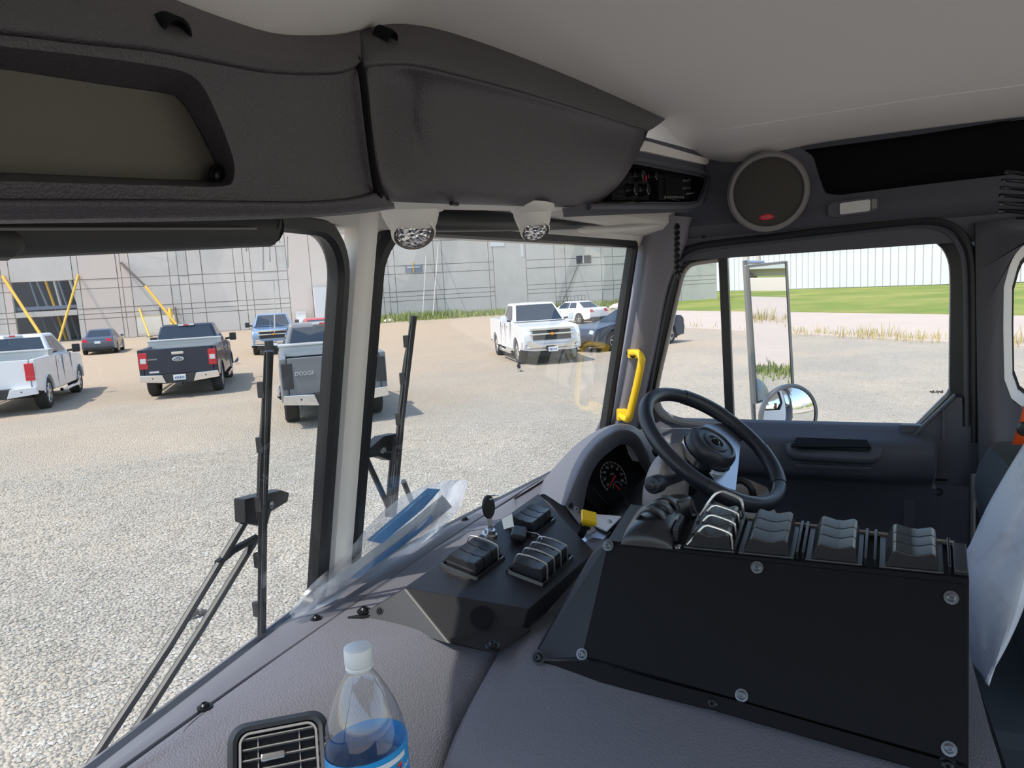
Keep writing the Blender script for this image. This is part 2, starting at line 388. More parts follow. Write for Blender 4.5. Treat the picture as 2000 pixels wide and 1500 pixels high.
# --- right side wall above the door: rail, storage pocket, rear pillar
def wallrow(Y):
    return [V(2.10, Y, 2.80), V(2.02, Y, 2.745), V(2.035, Y, 2.71), V(2.045, Y, 2.66), V(2.045, Y, 2.60), V(2.03, Y, 2.565), V(2.022, Y, 2.545), V(2.035, Y, 2.525), V(2.05, Y, 2.515), V(2.052, Y, 2.49), V(2.055, Y, 2.455)]
mb = MB()
def ring_hole(mb, outer, hole):
    A = resample(outer, 144); B = resample(hole, 144)
    nA = sum(((A[i] - A[0]).cross(A[(i + 1) % 144] - A[0]) for i in range(144)), V(0, 0, 0)); nB = sum(((B[i] - B[0]).cross(B[(i + 1) % 144] - B[0]) for i in range(144)), V(0, 0, 0))
    if nA.dot(nB) < 0: B = B[::-1]
    k = min(range(144), key=lambda s: sum((A[i] - B[(i + s) % 144]).length for i in range(144)))
    mb.ring(A, [B[(i + k) % 144] for i in range(144)])
pk = [W(1570, 293, X=2.045), W(1588, 305, X=2.045), W(1600, 345, X=2.045), W(1612, 378, X=2.045), W(1640, 381, X=2.045), W(1800, 361, X=2.045), W(2000, 338, X=2.045), W(2300, 300, X=2.045), W(2300, 190, X=2.045), W(2000, 230, X=2.045), W(1800, 262, X=2.045)]
rows = [wallrow(y) for y in (.49, .40, .30, .22, .13)]
mb.grid(rows)
# around the pocket
y0, y1 = .13, -1.3
outer = [V(2.02, y0, 2.745), V(2.035, y0, 2.71), V(2.045, y0, 2.66), V(2.045, y0, 2.60), V(2.03, y0, 2.565), V(2.03, y1 / 3, 2.565), V(2.03, y1, 2.565), V(2.02, y1, 2.745), V(2.02, y1 / 2, 2.745)]
ring_hole(mb, outer, pk)
mb.grid([wallrow(y)[5:] for y in (.13, -.3, -.7, -1.3)])
wall_r = mb.build('wall_right', 'sidegrey', None, kind='structure', label='dark grey moulded side panel over the driver door')
# pocket box
mb = MB(); A = resample(pk, 48); mb.ring(A, [p + V(.06, 0, 0) for p in A]); mb.prism([p + V(.06, 0, 0) for p in A], V(.004, 0, 0))
mb.build('storage_pocket', 'pocketblack', wall_r, smooth=False)
for p in ((1375, 461), (1608, 435), (1893, 400), (1280, 525)):
    if p[0] > 1300: screw(wall_r, W(p[0], p[1], X=2.047), (-1, 0, 0), .005)

# --- rear side wall with the small fixed window
def pxl(pts, X): return [W(a, b, X=X) for a, b in pts]
qh = pxl([(1957, 560), (1956, 640), (1958, 740), (1972, 778), (2000, 800), (2100, 812), (2300, 800), (2420, 700), (2420, 560), (2300, 430), (2100, 440), (2000, 472), (1972, 505)], 2.05)
outer = pxl([(1903, 436), (1905, 600), (1908, 800), (1910, 1000), (1912, 1400), (2500, 1700), (2700, 800), (2700, 380), (2300, 390), (2000, 425)], 2.05)
mb = MB(); ring_hole(mb, outer, qh)
wr2 = mb.build('wall_rear', 'sidegrey', None, kind='structure', label='dark grey pillar panel behind the driver door', solid=.02, soff=1)
q = resample(qh, 60); nrm = V(-1, 0, 0)
MB().sweep(q, [(-.002, .01), (-.006, .004), (-.022, -.02), (-.030, -.05), (-.012, -.05), (.004, -.01)], nrm).build('window_surround', 'greytrim', wr2)
q2 = [p + V(.055, 0, 0) for p in q]; c = sum(q2, V(0, 0, 0)) / 60; q3 = [c + (p - c) * .90 for p in q2]
w3 = MB(); w3.add(q3 + [c], [(i, (i + 1) % 60, 60) for i in range(60)]); g3 = w3.build('window_4', 'doorglass', None, kind='structure', smooth=False)
MB().sweep(q3, [(-.012, .01), (-.012, -.01), (.022, -.01), (.022, .01)], nrm).build('gasket', 'rubber', g3)
for p in ((1917, 690), (1916, 797), (1912, 935)): screw(wr2, W(p[0], p[1], X=2.047), (-1, 0, 0), .005)
# vertical seal along the door's rear edge
MB().tube(pxl([(1901, 925), (1900, 1100), (1899, 1300)], 2.035), .006, n=8).build('edge_seal', 'ringgrey', wr2)

# --- driver door: frame, lower panel, glass, divider bar
Dout = [(1238, 870), (1252, 790), (1270, 690), (1290, 590), (1308, 528), (1326, 498), (1360, 482), (1420, 473), (1500, 464), (1650, 447), (1760, 435), (1815, 432), (1858, 442), (1884, 466), (1897, 500), (1901, 560), (1902, 700), (1902, 862)]
Gl = [(1275, 775), (1283, 740), (1300, 672), (1316, 600), (1328, 545), (1340, 522), (1360, 512), (1412, 503), (1500, 489), (1650, 474), (1770, 464), (1810, 464), (1838, 478), (1854, 502), (1860, 540), (1859, 650), (1858, 755), (1858, 768), (1849, 777), (1787, 839), (1777, 849), (1762, 848.5), (1600, 842), (1430, 836), (1330, 826), (1290, 806)]
XD = 2.06
dA = crom(pxl(Dout, XD), 4); gB = crom(pxl(Gl, XD + .02), 3, closed=True)
gB[-24:] = gB[-24:]
doorroot = thing('door_1', 'dark grey driver door with window, armrest and pull handle', None, (2.06, .1, 1.2), kind='structure')
mb = MB()
# frame ring (upper part): outline closed under the sill
outl = dA + pxl([(1800, 880), (1500, 870)], XD)
ring_hole(mb, outl, gB)
mb.build('window_frame', 'rubber', doorroot, solid=.02, soff=0, smooth=False)
# stepped seal strips round the opening
path = dA
def openseal(dx, inset, w, m, nm):
    c = W(1590, 650, X=XD); pth = [c + (p - c) * inset + V(dx, 0, 0) for p in path]
    MB().tube(pth, w, n=8).build(nm, m, doorroot)
openseal(-.012, 1.0, .009, 'rubber', 'door_seal')
openseal(-.006, .955, .006, 'doorgrey', 'frame_bead')
# glass
gp = crom(pxl(Gl, XD + .03), 3, closed=True); c = sum(gp, V(0, 0, 0)) / len(gp); k = len(gp)
g = MB(); g.add(gp + [c], [(i, (i + 1) % k, k) for i in range(k)]); window_3 = g.build('window_3', 'doorglass', None, kind='structure', smooth=False)
# divider bar and tan inner edge of the vent window
a, b = W(1412, 490, X=XD + .01), W(1427, 850, X=XD + .01)
MB().prism([a + V(-.012, -.012, 0), a + V(-.012, .012, 0), a + V(.018, .012, 0), a + V(.018, -.012, 0)], b - a).build('divider_bar', 'rubber', doorroot, bevel=.003)
vb = pxl([(1281, 770), (1291, 720), (1306, 655), (1322, 585), (1333, 540), (1345, 521), (1362, 514), (1405, 508)], XD + .008)
MB().tube(crom(vb, 4), .006, n=8).build('vent_edge_moulding', 'tan', doorroot)
vb = pxl([(1281, 785), (1292, 806), (1318, 820), (1360, 828), (1415, 833)], XD - .004)
MB().tube(crom(vb, 4), .012, n=8).build('vent_sill', 'ringgrey', doorroot)
mb = MB(); p = W(1322, 838, X=XD - .02); mb.box(p, (.02, .09, .01)); mb.build('vent_latch', 'brushed', doorroot, bevel=.003)
# etched mark in the glass corner
mk = MB()
for k in range(9): mk.box(W(1817 + k * 3, 765 + (k % 2), X=XD + .027), (.0005, .0028, .004 + .002 * (k % 3)))
mk.build('glass_mark', 'ringgrey', window_3, smooth=False)
# lower panel: sill ledge, arm rail, door card
prof = [(2.10, 1.995), (2.062, 1.993), (2.050, 1.984), (2.010, 1.968), (1.985, 1.955), (1.975, 1.935), (1.976, 1.885), (1.985, 1.868), (2.015, 1.855), (2.03, 1.84), (2.034, 1.70), (2.034, 1.25), (2.12, 1.2)]
ys = [.66, .56, .40, .2, .0, -.1, -.19, -.222, -.232]
rows = []
for y in ys:
    k = 1.0 if y > -.19 else (.72 if y > -.225 else .25)
    rows.append([V(2.06 + (x - 2.06) * (k if x < 2.03 else 1), y, z) for x, z in prof])
card = MB().grid(rows).build('door_card', 'doorgrey', doorroot, ang=50)
rows = [[V(2.034, y, 1.85), V(2.036, y, 1.5), V(2.036, y, 1.2)] for y in (-.2, -.3, -.33)]
MB().grid(rows).build('door_card_edge', 'doorgrey', doorroot)
MB().slab((2.046, -.345, 1.2), (2.07, -.15, 2.0)).build('door_end', 'doorgrey', doorroot)
# dark end block and triangular filler below the chamfered glass corner
tri = pxl([(1790, 848), (1868, 776), (1880, 776), (1882, 905), (1800, 905)], 2.045)
MB().prism(tri, V(.02, 0, 0)).build('corner_filler', 'doorgrey', doorroot, bevel=.004)
MB().prism(pxl([(1779, 852), (1866, 770), (1866, 776), (1788, 852)], 2.035), V(.02, 0, 0)).build('corner_bead', 'sidegrey', doorroot, bevel=.002)
MB().prism(pxl([(1840, 800), (1846, 800), (1846, 862), (1840, 862)], 2.038), V(.02, 0, 0)).build('filler_rib', 'sidegrey', doorroot, bevel=.002)
# pull handle: dark cup with a rounded bar before it
mb = MB(); o = rrect(0, 1, 0, 1, .2); pA = [W(1552 + 152 * u, 872 - 14 * w, X=1.992) for u, w in o]
c1, c2 = W(1552, 862, X=1.985), W(1700, 868, X=1.985)
mb.prism([W(1556, 857, Z=1.9645), W(1693, 862, Z=1.9645), W(1700, 876, Z=1.9575), W(1545, 874, Z=1.9575)], V(0, 0, .004)); mb.build('handle_cup', 'pocketblack', doorroot, smooth=False)
hb = [W(1546, 868, X=1.966), W(1550, 884, X=1.955), W(1565, 888, X=1.952), W(1630, 891, X=1.950), W(1690, 894, X=1.952), W(1706, 891, X=1.955), W(1711, 876, X=1.966)]
MB().tube(crom(hb, 4), .017, n=12).build('pull_handle', 'doorgrey', doorroot)
MB().prism(pxl([(1548, 905), (1705, 912), (1700, 922), (1552, 915)], 1.972), V(.02, 0, 0)).build('handle_base', 'doorgrey', doorroot, bevel=.004)
MB().tube(pxl([(1440, 918), (1600, 922), (1850, 938)], 2.034), .003, n=6).build('card_groove', 'pocketblack', doorroot)
mb = MB(); mb.lathe([(.010, .0), (.011, .003), (.007, .003), (.006, -.004), (0, -.004)], W(1832, 960, X=2.034), (-1, 0, 0), n=16); mb.build('card_plug', 'black', doorroot)
MB().prism(pxl([(1764, 976), (1786, 977), (1786, 1045), (1764, 1043)], 2.03), V(.01, 0, 0)).build('card_rib', 'doorgrey', doorroot, bevel=.003)
# outer white skin of the cab side, floor and lower left side (seen in the mirrors and as bounce surfaces)
so_ = resample([W(a, b, X=2.16) for a, b in Gl], 72); so_ = [V(2.13, p.y, p.z) for p in gB]
mb = MB(); ring_hole(mb, [V(2.13, .46, 2.80), V(2.13, .60, 1.9), V(2.13, .64, 1.2), V(2.13, .64, .85), V(2.13, -.34, .85), V(2.13, -.34, 2.0), V(2.13, -.34, 2.80), V(2.13, .1, 2.80)], gB if False else so_)
mb.build('cab_skin', 'whitepl', None, kind='structure', label='white painted outer skin of the cab door', smooth=False, solid=.01)
MB().slab((-.45, -1.6, 1.12), (2.12, .8, 1.16)).build('floor', 'matteblack', None, kind='structure', label='black rubber cab floor')
MB().slab((-.48, -1.6, 1.16), (-.44, .8, 1.75)).build('wall_left', 'doorgrey', None, kind='structure', label='lower left side wall of the cab')
MB().slab((-.48, -1.6, 2.5), (-.44, .7, 2.8)).build('trim_4', 'greytrim', None, kind='structure', label='upper left side rail of the cab')
MB().slab((-.48, -1.62, 2.79), (2.14, .62, 2.83)).build('roof', 'whitepl', None, kind='structure', label='white outer roof of the cab')
MB().slab((-.48, .78, .9), (2.14, .84, 1.68)).build('wall_front', 'whitepl', None, kind='structure', label='white front panel of the cab below the windscreen')
# ================================================================ OUTSIDE: ground, road, lawn
mat('gravel', (0.39, 0.355, 0.30), 0.95, spec=0.1, bump=('pebble', 34, 1.0, 0.03), tint=[(0.35, (0.50, 0.43, 0.34), .4, .65, .8), (9, (0.25, 0.22, 0.18), .52, .75, .7), (60, (0.54, 0.52, 0.475), .5, .75, .8)])
mat('dirt', (0.60, 0.47, 0.35), 0.95, spec=0.1, bump=('noise', 6, 0.6, 0.05), tint=[(0.5, (0.56, 0.50, 0.43), .45, .7, .8), (5, (0.45, 0.36, 0.28), .55, .8, .6)])
mat('concrete_road', (0.48, 0.40, 0.34), 0.85, spec=0.2, tint=[(0.2, (0.42, 0.36, 0.32), .4, .7, .7), (4, (0.54, 0.47, 0.41), .5, .8, .5)])
mat('lawn', (0.165, 0.215, 0.045), 0.9, spec=0.1, bump=('noise', 14, 0.8, 0.05), tint=[(0.12, (0.31, 0.30, 0.09), .42, .65, .9), (0.9, (0.14, 0.24, 0.04), .5, .7, .7)])
mat('weed', (0.20, 0.25, 0.075), 0.8, tint=[(1.5, (0.36, 0.38, 0.12), .4, .7, .9)])
mat('drygrass', (0.45, 0.36, 0.15), 0.8, tint=[(2, (0.25, 0.30, 0.08), .5, .7, .7)])
mat('flower', (0.75, 0.75, 0.68), 0.8)
mat('stone', (0.37, 0.345, 0.295), 0.9, spec=0.15, tint=[(3, (0.56, 0.53, 0.475), .45, .65, .9), (4.3, (0.30, 0.27, 0.24), .52, .7, .8)])
mat('concA', (0.58, 0.545, 0.52), 0.9, spec=0.1, tint=[(0.35, (0.51, 0.485, 0.465), .4, .7, .8), (2.5, (0.63, 0.605, 0.58), .5, .8, .5)])
mat('concB', (0.62, 0.545, 0.50), 0.9, spec=0.1, tint=[(0.25, (0.57, 0.51, 0.475), .4, .7, .8)])
mat('concC', (0.53, 0.51, 0.485), 0.9, spec=0.1, tint=[(0.4, (0.46, 0.445, 0.42), .4, .7, .9), (3, (0.59, 0.57, 0.54), .5, .8, .5)])
mat('joint', (0.42, 0.38, 0.345), 0.95, spec=0.05)
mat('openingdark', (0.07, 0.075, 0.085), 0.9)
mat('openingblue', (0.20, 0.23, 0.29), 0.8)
mat('brace_yellow', (0.72, 0.42, 0.05), 0.5)
mat('brace_dark', (0.10, 0.09, 0.08), 0.5)
mat('metalwhite', (0.62, 0.63, 0.66), 0.45)
mat('ribgap', (0.26, 0.27, 0.29), 0.7)
mat('redbrick', (0.50, 0.25, 0.15), 0.9)
# tan packed dirt shows through the gravel in the middle of the lot
_t = MT['gravel'].node_tree; _N = _t.nodes; _L = _t.links; _b = _N['Principled BSDF']; _src = _b.inputs['Base Color'].links[0].from_socket
_g = _N.new('ShaderNodeNewGeometry'); _mp = _N.new('ShaderNodeMapping'); _mp.vector_type = 'TEXTURE'; _mp.inputs['Location'].default_value = (29, 37, 0); _mp.inputs['Rotation'].default_value = (0, 0, math.radians(-33)); _mp.inputs['Scale'].default_value = (33, 24, 1)
_ln = _N.new('ShaderNodeVectorMath'); _ln.operation = 'LENGTH'; _nz = _N.new('ShaderNodeTexNoise'); _nz.inputs['Scale'].default_value = .28; _nz.inputs['Detail'].default_value = 6
_ad = _N.new('ShaderNodeMath'); _ad.operation = 'MULTIPLY_ADD'; _ad.inputs[1].default_value = .9
_mr = _N.new('ShaderNodeMapRange'); _mr.inputs[1].default_value = 2.0; _mr.inputs[2].default_value = 1.05; _mr.inputs[3].default_value = 0; _mr.inputs[4].default_value = .9
_mx = _N.new('ShaderNodeMix'); _mx.data_type = 'RGBA'; _mx.inputs[7].default_value = (.54, .41, .29, 1)
_L.new(_g.outputs['Position'], _mp.inputs[0]); _L.new(_mp.outputs[0], _ln.inputs[0]); _L.new(_g.outputs['Position'], _nz.inputs['Vector']); _L.new(_nz.outputs['Fac'], _ad.inputs[0]); _L.new(_ln.outputs['Value'], _ad.inputs[2])
_L.new(_ad.outputs[0], _mr.inputs[0]); _L.new(_mr.outputs[0], _mx.inputs[0]); _L.new(_src, _mx.inputs[6]); _L.new(_mx.outputs[2], _b.inputs['Base Color'])
def flat(name, pts, z, m, label, sub=1):
    return MB().prism([V(p[0], p[1], z - .25) for p in pts], V(0, 0, .25)).build(name, m, None, kind='structure', label=label, smooth=False)
flat('ground', [(-150, -200), (260, -200), (260, 220), (-150, 220)], 0.0, 'gravel', 'pale gravel lot in front of the cab')
ra, rb = V(37.08, 7.6, 0), V(25.84, -3.28, 0); dr = (rb - ra).normalized(); fa, fb = V(58.27, 11.9, 0), V(40.77, -5.15, 0)
def along(p, s): q = p + dr * s; return (q.x, q.y)
flat('road', [along(ra, -4), along(ra, 150), along(fa, 150), along(fa, -8)], .03, 'concrete_road', 'pale concrete road beyond the gravel lot')
wa, wb = V(139.1, 25.9, 0), V(102.8, -12.9, 0); dw = (wb - wa).normalized()
flat('lawn', [along(fa, -10), along(fa, 160), (wb + dw * 140).to_tuple()[:2], (wa - dw * 12).to_tuple()[:2]], .06, 'lawn', 'mown green lawn in front of the white metal building')

# loose stones of the lot, nearest ground only: uncountable
def stones(n):
    vs, fs = [], []
    base = [V(*p).normalized() for p in ((1, 0, 0), (-1, 0, 0), (0, 1, 0), (0, -1, 0), (0, 0, 1), (0, 0, -1))]
    tri = [(0, 2, 4), (2, 1, 4), (1, 3, 4), (3, 0, 4), (2, 0, 5), (1, 2, 5), (3, 1, 5), (0, 3, 5)]
    rnd = random.Random(3)
    for _ in range(n):
        d = 3.4 + 9.5 * rnd.random() ** 1.6; az = math.radians(rnd.uniform(12, 63)); s = .007 + .013 * rnd.random() ** 2
        c = V(d * math.cos(az), d * math.sin(az), s * .25); ro = rnd.uniform(0, 6.28); co, si = math.cos(ro), math.sin(ro)
        k = len(vs); sx, sy, sz = s * rnd.uniform(.8, 1.6), s * rnd.uniform(.7, 1.2), s * rnd.uniform(.5, .9)
        for p in base:
            q = (p.x * sx * rnd.uniform(.8, 1.2), p.y * sy * rnd.uniform(.8, 1.2), p.z * sz)
            vs.append((c.x + q[0] * co - q[1] * si, c.y + q[0] * si + q[1] * co, c.z + q[2]))
        fs += [(k + a, k + b, k + c2) for a, b, c2 in tri]
    me = bpy.data.meshes.new('gravel_stones'); me.from_pydata(vs, [], fs); me.materials.append(MT['stone'])
    o = bpy.data.objects.new('gravel_stones', me); COL.objects.link(o)
    o['label'] = 'loose crushed stones on the nearest part of the lot'; o['category'] = 'gravel'; o['kind'] = 'stuff'
stones(42000)
def blades(name, label, spots, m, h, w, lean=.35, cat='grass', flowers=None):
    vs, fs = [], []; fv, ff = [], []; rnd = random.Random(len(spots))
    for (x, y, sc) in spots:
        a = rnd.uniform(0, 6.28); hh = h * sc * rnd.uniform(.5, 1.2); l = lean * hh * rnd.uniform(.2, 1.2); b = rnd.uniform(0, 6.28)
        dx, dy = math.cos(a) * w, math.sin(a) * w; k = len(vs)
        vs += [(x - dx, y - dy, 0), (x + dx, y + dy, 0), (x + dx * .6 + l * .4 * math.cos(b), y + dy * .6 + l * .4 * math.sin(b), hh * .6), (x - dx * .6 + l * .4 * math.cos(b), y - dy * .6 + l * .4 * math.sin(b), hh * .6), (x + l * math.cos(b), y + l * math.sin(b), hh)]
        fs += [(k, k + 1, k + 2, k + 3), (k + 3, k + 2, k + 4)]
    me = bpy.data.meshes.new(name); me.from_pydata(vs, [], fs); me.materials.append(MT[m])
    o = bpy.data.objects.new(name, me); COL.objects.link(o); o['label'] = label; o['category'] = cat; o['kind'] = 'stuff'
rnd = random.Random(11); sp = []
for _ in range(5200):
    s = rnd.uniform(-2, 60); p = ra + dr * s; q = rnd.gauss(0, .55) - .5; clump = .5 + .5 * math.sin(s * 1.7) * math.sin(s * .6 + 1)
    if rnd.random() < (.12 + .88 * min(1, max(0, (s - 5) / 6))) * (.25 + .75 * clump): sp.append((p.x - dr.y * q * -1, p.y - dr.x * q, .5 + clump * rnd.random()))
blades('roadside_grass', 'dry yellow grass along the near edge of the road', sp, 'drygrass', .42, .018)

# ---------------------------------------------------------------- concrete tilt-up building
hz = lambda px: 567 - .056 * (px - 1000)
P0 = W(100, hz(100), D=64.2); P1 = W(1240, hz(1240), D=80.8); P0.z = P1.z = 0
tw = (P1 - P0).normalized(); nw = V(tw.y, -tw.x, 0)
if nw.dot(CAM - P0) < 0: nw = -nw
def S(px, py=None): return (Wp(px, hz(px) if py is None else py, nw, P0) - P0).dot(tw)
def BP(s, h, o=0.0): q = P0 + tw * s + nw * o; return V(q.x, q.y, h)
bld = thing('concrete_building', 'grey tilt-up concrete building under construction with braced wall panels', 'building', P0)
cols = [-130, -60, 14, 30, 152, 164, 238, 246, 263, 339, 356, 375, 402, 465, 483, 497, 548, 567, 612, 700, 750, 762, 775, 852, 868, 958, 967, 1030, 1085, 1106, 1176, 1198, 1246, 1330, 1400]
rows_h = [0, 1.9, 2.35, 2.85, 4.65, 5.5, 7.9, 13.5]
core = MB(); ss = [S(c) for c in cols]; rnd = random.Random(5)
for i in range(len(cols) - 1):
    a, b = ss[i], ss[i + 1]
    for j in range(len(rows_h) - 1):
        h0, h1 = rows_h[j], rows_h[j + 1]
        if (cols[i] == 30 and j in (0, 1, 3, 4)) or (cols[i] == 263 and j == 0): continue
        core.hexa([BP(a, h0, -.35), BP(b, h0, -.35), BP(a, h0, -.12), BP(b, h0, -.12), BP(a, h1, -.35), BP(b, h1, -.35), BP(a, h1, -.12), BP(b, h1, -.12)])
        if 567 <= cols[i] < 700 or cols[i] in (967,):
            if j: continue
            h1 = 13.5
        g = .028; o = rnd.uniform(-.02, .02)
        m_ = 'concB' if cols[i] in (164, 567, 612, 14, 238, 246) else ('concC' if cols[i] >= 700 or rnd.random() < .25 else 'concA')
        p = MB(); p.hexa([BP(a + g, h0 + g, -.13), BP(b - g, h0 + g, -.13), BP(a + g, h0 + g, o), BP(b - g, h0 + g, o), BP(a + g, h1 - g, -.13), BP(b - g, h1 - g, -.13), BP(a + g, h1 - g, o), BP(b - g, h1 - g, o)])
        p.build('wall_panel', m_, bld, smooth=False)
core.build('wall_core', 'joint', bld, smooth=False)
def bbox(name, m, px0, px1, h0, h1, o0, o1, parent=bld):
    a, b = S(px0), S(px1)
    return MB().hexa([BP(a, h0, o0), BP(b, h0, o0), BP(a, h0, o1), BP(b, h0, o1), BP(a, h1, o0), BP(b, h1, o0), BP(a, h1, o1), BP(b, h1, o1)]).build(name, m, parent, smooth=False)
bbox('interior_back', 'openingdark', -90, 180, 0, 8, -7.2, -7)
for k, (x0, x1, t) in enumerate(((38, 66, 12), (52, 92, 18), (88, 108, 10), (96, 126, 16), (70, 100, 8), (120, 150, 14))):
    a, b = BP(S(x0), 5.8, -4), BP(S(x1), 0, -3.5)
    MB().tube([a, b], .10 + .02 * (k % 3), n=6).build('interior_prop', ('openingblue', 'openingblue', 'concC', 'openingblue', 'brace_yellow', 'concC')[k], bld)
bbox('interior_slab', 'openingblue', 20, 175, 3.0, 3.3, -6.5, -.4)
for (x0, x1, h0, h1, yb) in ((795, 828, 4.78, 5.55, True), (1128, 1156, 4.9, 5.75, False)):
    w = bbox('window_opening', 'openingblue' if yb else 'openingdark', x0, x1, h0, h1, -.1, .035)
    if yb:
        bbox('brace_bar', 'brace_yellow', 810, 812, h0, h1 + .3, .035, .07, w); bbox('brace_bar', 'whitepl', 799, 824, (h0 + h1) / 2 + .1, (h0 + h1) / 2 + .16, .035, .06, w)
    else: bbox('window_post', 'concA', 1140, 1142, h0, h1, .035, .06, w)
bbox('white_sheet', 'metalwhite', 962, 990, 7.1, 8.1, .02, .05)
bbox('white_sheet', 'metalwhite', 1021, 1026, 5.9, 8.1, .02, .05)
# props leaning on the panels, each a thing of its own
def prop(pts, r, mats, label):
    root = thing('wall_brace', label, 'brace', pts[-1], group=None)
    for a, b, m_, nm in zip(pts[:-1], pts[1:], mats, ('upper_tube', 'lower_tube') if len(mats) > 1 else ('tube',)): MB().tube([a, b], r, n=8).build(nm, m_, root)
    MB().box(pts[-1] + V(0, 0, .03), (.35, .35, .06)).build('foot_plate', 'brace_dark', root)
def bpt(px, py, o): return Wp(px, py, nw, P0 + nw * o)
def leanpt(px, py, o):
    q = bpt(px, py, o); return q
def foot(px, o):
    q = bpt(px, hz(px), o); return V(q.x, q.y, 0.0)
prop([bpt(5, 540, .1), foot(84, 4)], .13, ['brace_yellow'], 'thick yellow brace at the far left leaning to the right before the big opening')
prop([bpt(153, 537, .1), foot(106, 4)], .10, ['brace_yellow'], 'yellow brace leaning left across the right side of the big opening')
prop([bpt(236, 513, .1), bpt(284, 559, 1.8), foot(356, 4.5)], .11, ['brace_dark', 'brace_yellow'], 'long brace with dark upper half and yellow lower half beside the doorway')
prop([bpt(272, 603, .1), foot(286, 2.5)], .09, ['brace_yellow'], 'short yellow brace at the left jamb of the doorway')
prop([bpt(331, 603, .2), foot(334, 1.6)], .16, ['brace_yellow'], 'stout upright yellow brace inside the doorway')
prop([bpt(312, 600, .1), foot(316, .8)], .06, ['brace_dark'], 'thin dark post standing in the middle of the doorway')
prop([bpt(342, 600, .1), foot(345, .8)], .06, ['brace_dark'], 'thin dark post standing at the right jamb of the doorway')
prop([bpt(1246, 540, .1), foot(1226, 3)], .06, ['brace_dark'], 'thin dark brace at the right end of the concrete wall')
prop([bpt(832, 500, .1), foot(822, 3)], .04, ['concA'], 'thin pale brace right of the small barred window')
prop([bpt(856, 480, .1), foot(842, 3.5)], .05, ['concA'], 'taller thin pale brace further right of the small barred window')
prop([bpt(1128, 520, .1), foot(1090, 4)], .05, ['brace_dark'], 'thin dark brace below the small dark window')
# beyond the doorway: pale wall and red bank; white box by the corner
b2 = thing('far_shed', 'white shed with red base seen through the doorway', 'building', BP(S(330), 0, -26))
for nm, m_, x0, x1, h0, h1 in (('shed_wall', 'metalwhite', 288, 380, .9, 4.0), ('shed_base', 'redbrick', 288, 380, 0, .9), ('shed_door', 'openingblue', 262, 289, 0, 3.6)):
    bbox(nm, m_, x0, x1, h0, h1, -30, -26, b2)
wt = thing('white_container', 'tall white container standing against the concrete wall beside the centre pillar', 'container', BP(S(630), 0, 2))
bbox('container_body', 'metalwhite', 613, 668, 0.3, 3.7, .5, 3, wt); bbox('container_base', 'joint', 615, 666, 0, .32, .6, 2.9, wt)
wt = thing('white_crate', 'low white crate left of the tall white container', 'crate', BP(S(585), 0, 2))
bbox('crate_body', 'whitepl', 576, 594, 0.0, 1.35, .5, 2, wt); bbox('crate_lid', 'metalwhite', 575, 595, 1.35, 1.45, .45, 2.05, wt)
# scaffold fence before the right part of the wall
fn = thing('rail_fence', 'thin dark rail fence before the right half of the concrete wall', 'fence', BP(S(1100), 0, 5))
for k in range(9):
    x = 1086 + k * 7; p = foot(x, 5); MB().tube([p, p + V(0, 0, 1.5)], .025, n=6).build('post', 'brace_dark', fn)
for h in (.5, 1.0, 1.45):
    MB().tube([foot(1086, 5) + V(0, 0, h), foot(1142, 5) + V(0, 0, h)], .02, n=6).build('rail', 'brace_dark', fn)
# weeds at the wall's foot
sp = []
for _ in range(9000):
    px = rnd.uniform(715, 1260); o = abs(rnd.gauss(0, 2.2)); p = foot(px, 1 + o)
    if 985 < px < 1080 and rnd.random() < .5: continue
    sp.append((p.x, p.y, rnd.uniform(.4, 1.3) * (1.2 if 900 > px or px > 1080 else .9)))
blades('wall_weeds', 'green weeds growing along the foot of the concrete wall', sp, 'weed', .62, .045, cat='weeds')
for k, (px, o, s) in enumerate(((756, 5, .5), (1205, 9, .8), (1222, 8, .6))):
    mb = MB(); c = foot(px, o); mb.lathe([(0, s * .6), (s * .5, s * .5), (s * 1.0, s * .25), (s * 1.2, 0)], c, n=9)
    for i, v in enumerate(mb.v): v.x += math.sin(i * 7.1) * .12; v.y += math.cos(i * 5.3) * .12; v.z = max(0, v.z + .1 * math.sin(i * 3.7))
    mb.build('rubble_heap', 'concB', None, label=('small grey rubble heap in the weeds left of the white pickup', 'larger pale dirt heap beside the right windscreen pillar', 'smaller pale dirt heap nearest the right windscreen pillar')[k], cat='rubble')

# ---------------------------------------------------------------- white ribbed metal building
mbld = thing('metal_building', 'long white ribbed metal building behind the lawn', 'building', wa)
nn = V(dw.y, -dw.x, 0)
if nn.dot(CAM - wa) < 0: nn = -nn
q = lambda s, h, o=0: V(*(wa + dw * s + nn * o).to_tuple()[:2], h)
MB().hexa([q(0, 0, -12), q(130, 0, -12), q(0, 0, -.05), q(130, 0, -.05), q(0, 11.6, -12), q(130, 11.6, -12), q(0, 11.6, -.05), q(130, 11.6, -.05)]).build('wall_core', 'ribgap', mbld, smooth=False)
for k in range(90):
    s = k * 1.2
    MB().hexa([q(s + .04, .15, -.06), q(s + 1.16, .15, -.06), q(s + .08, .15, .06), q(s + 1.12, .15, .06), q(s + .04, 11.5, -.06), q(s + 1.16, 11.5, -.06), q(s + .08, 11.5, .06), q(s + 1.12, 11.5, .06)]).build('cladding_panel', 'metalwhite', mbld, smooth=False)
MB().hexa([q(0, 11.5, -.1), q(130, 11.5, -.1), q(0, 11.5, .2), q(130, 11.5, .2), q(0, 12, -.1), q(130, 12, -.1), q(0, 12, .2), q(130, 12, .2)]).build('eave_trim', 'metalwhite', mbld, smooth=False)
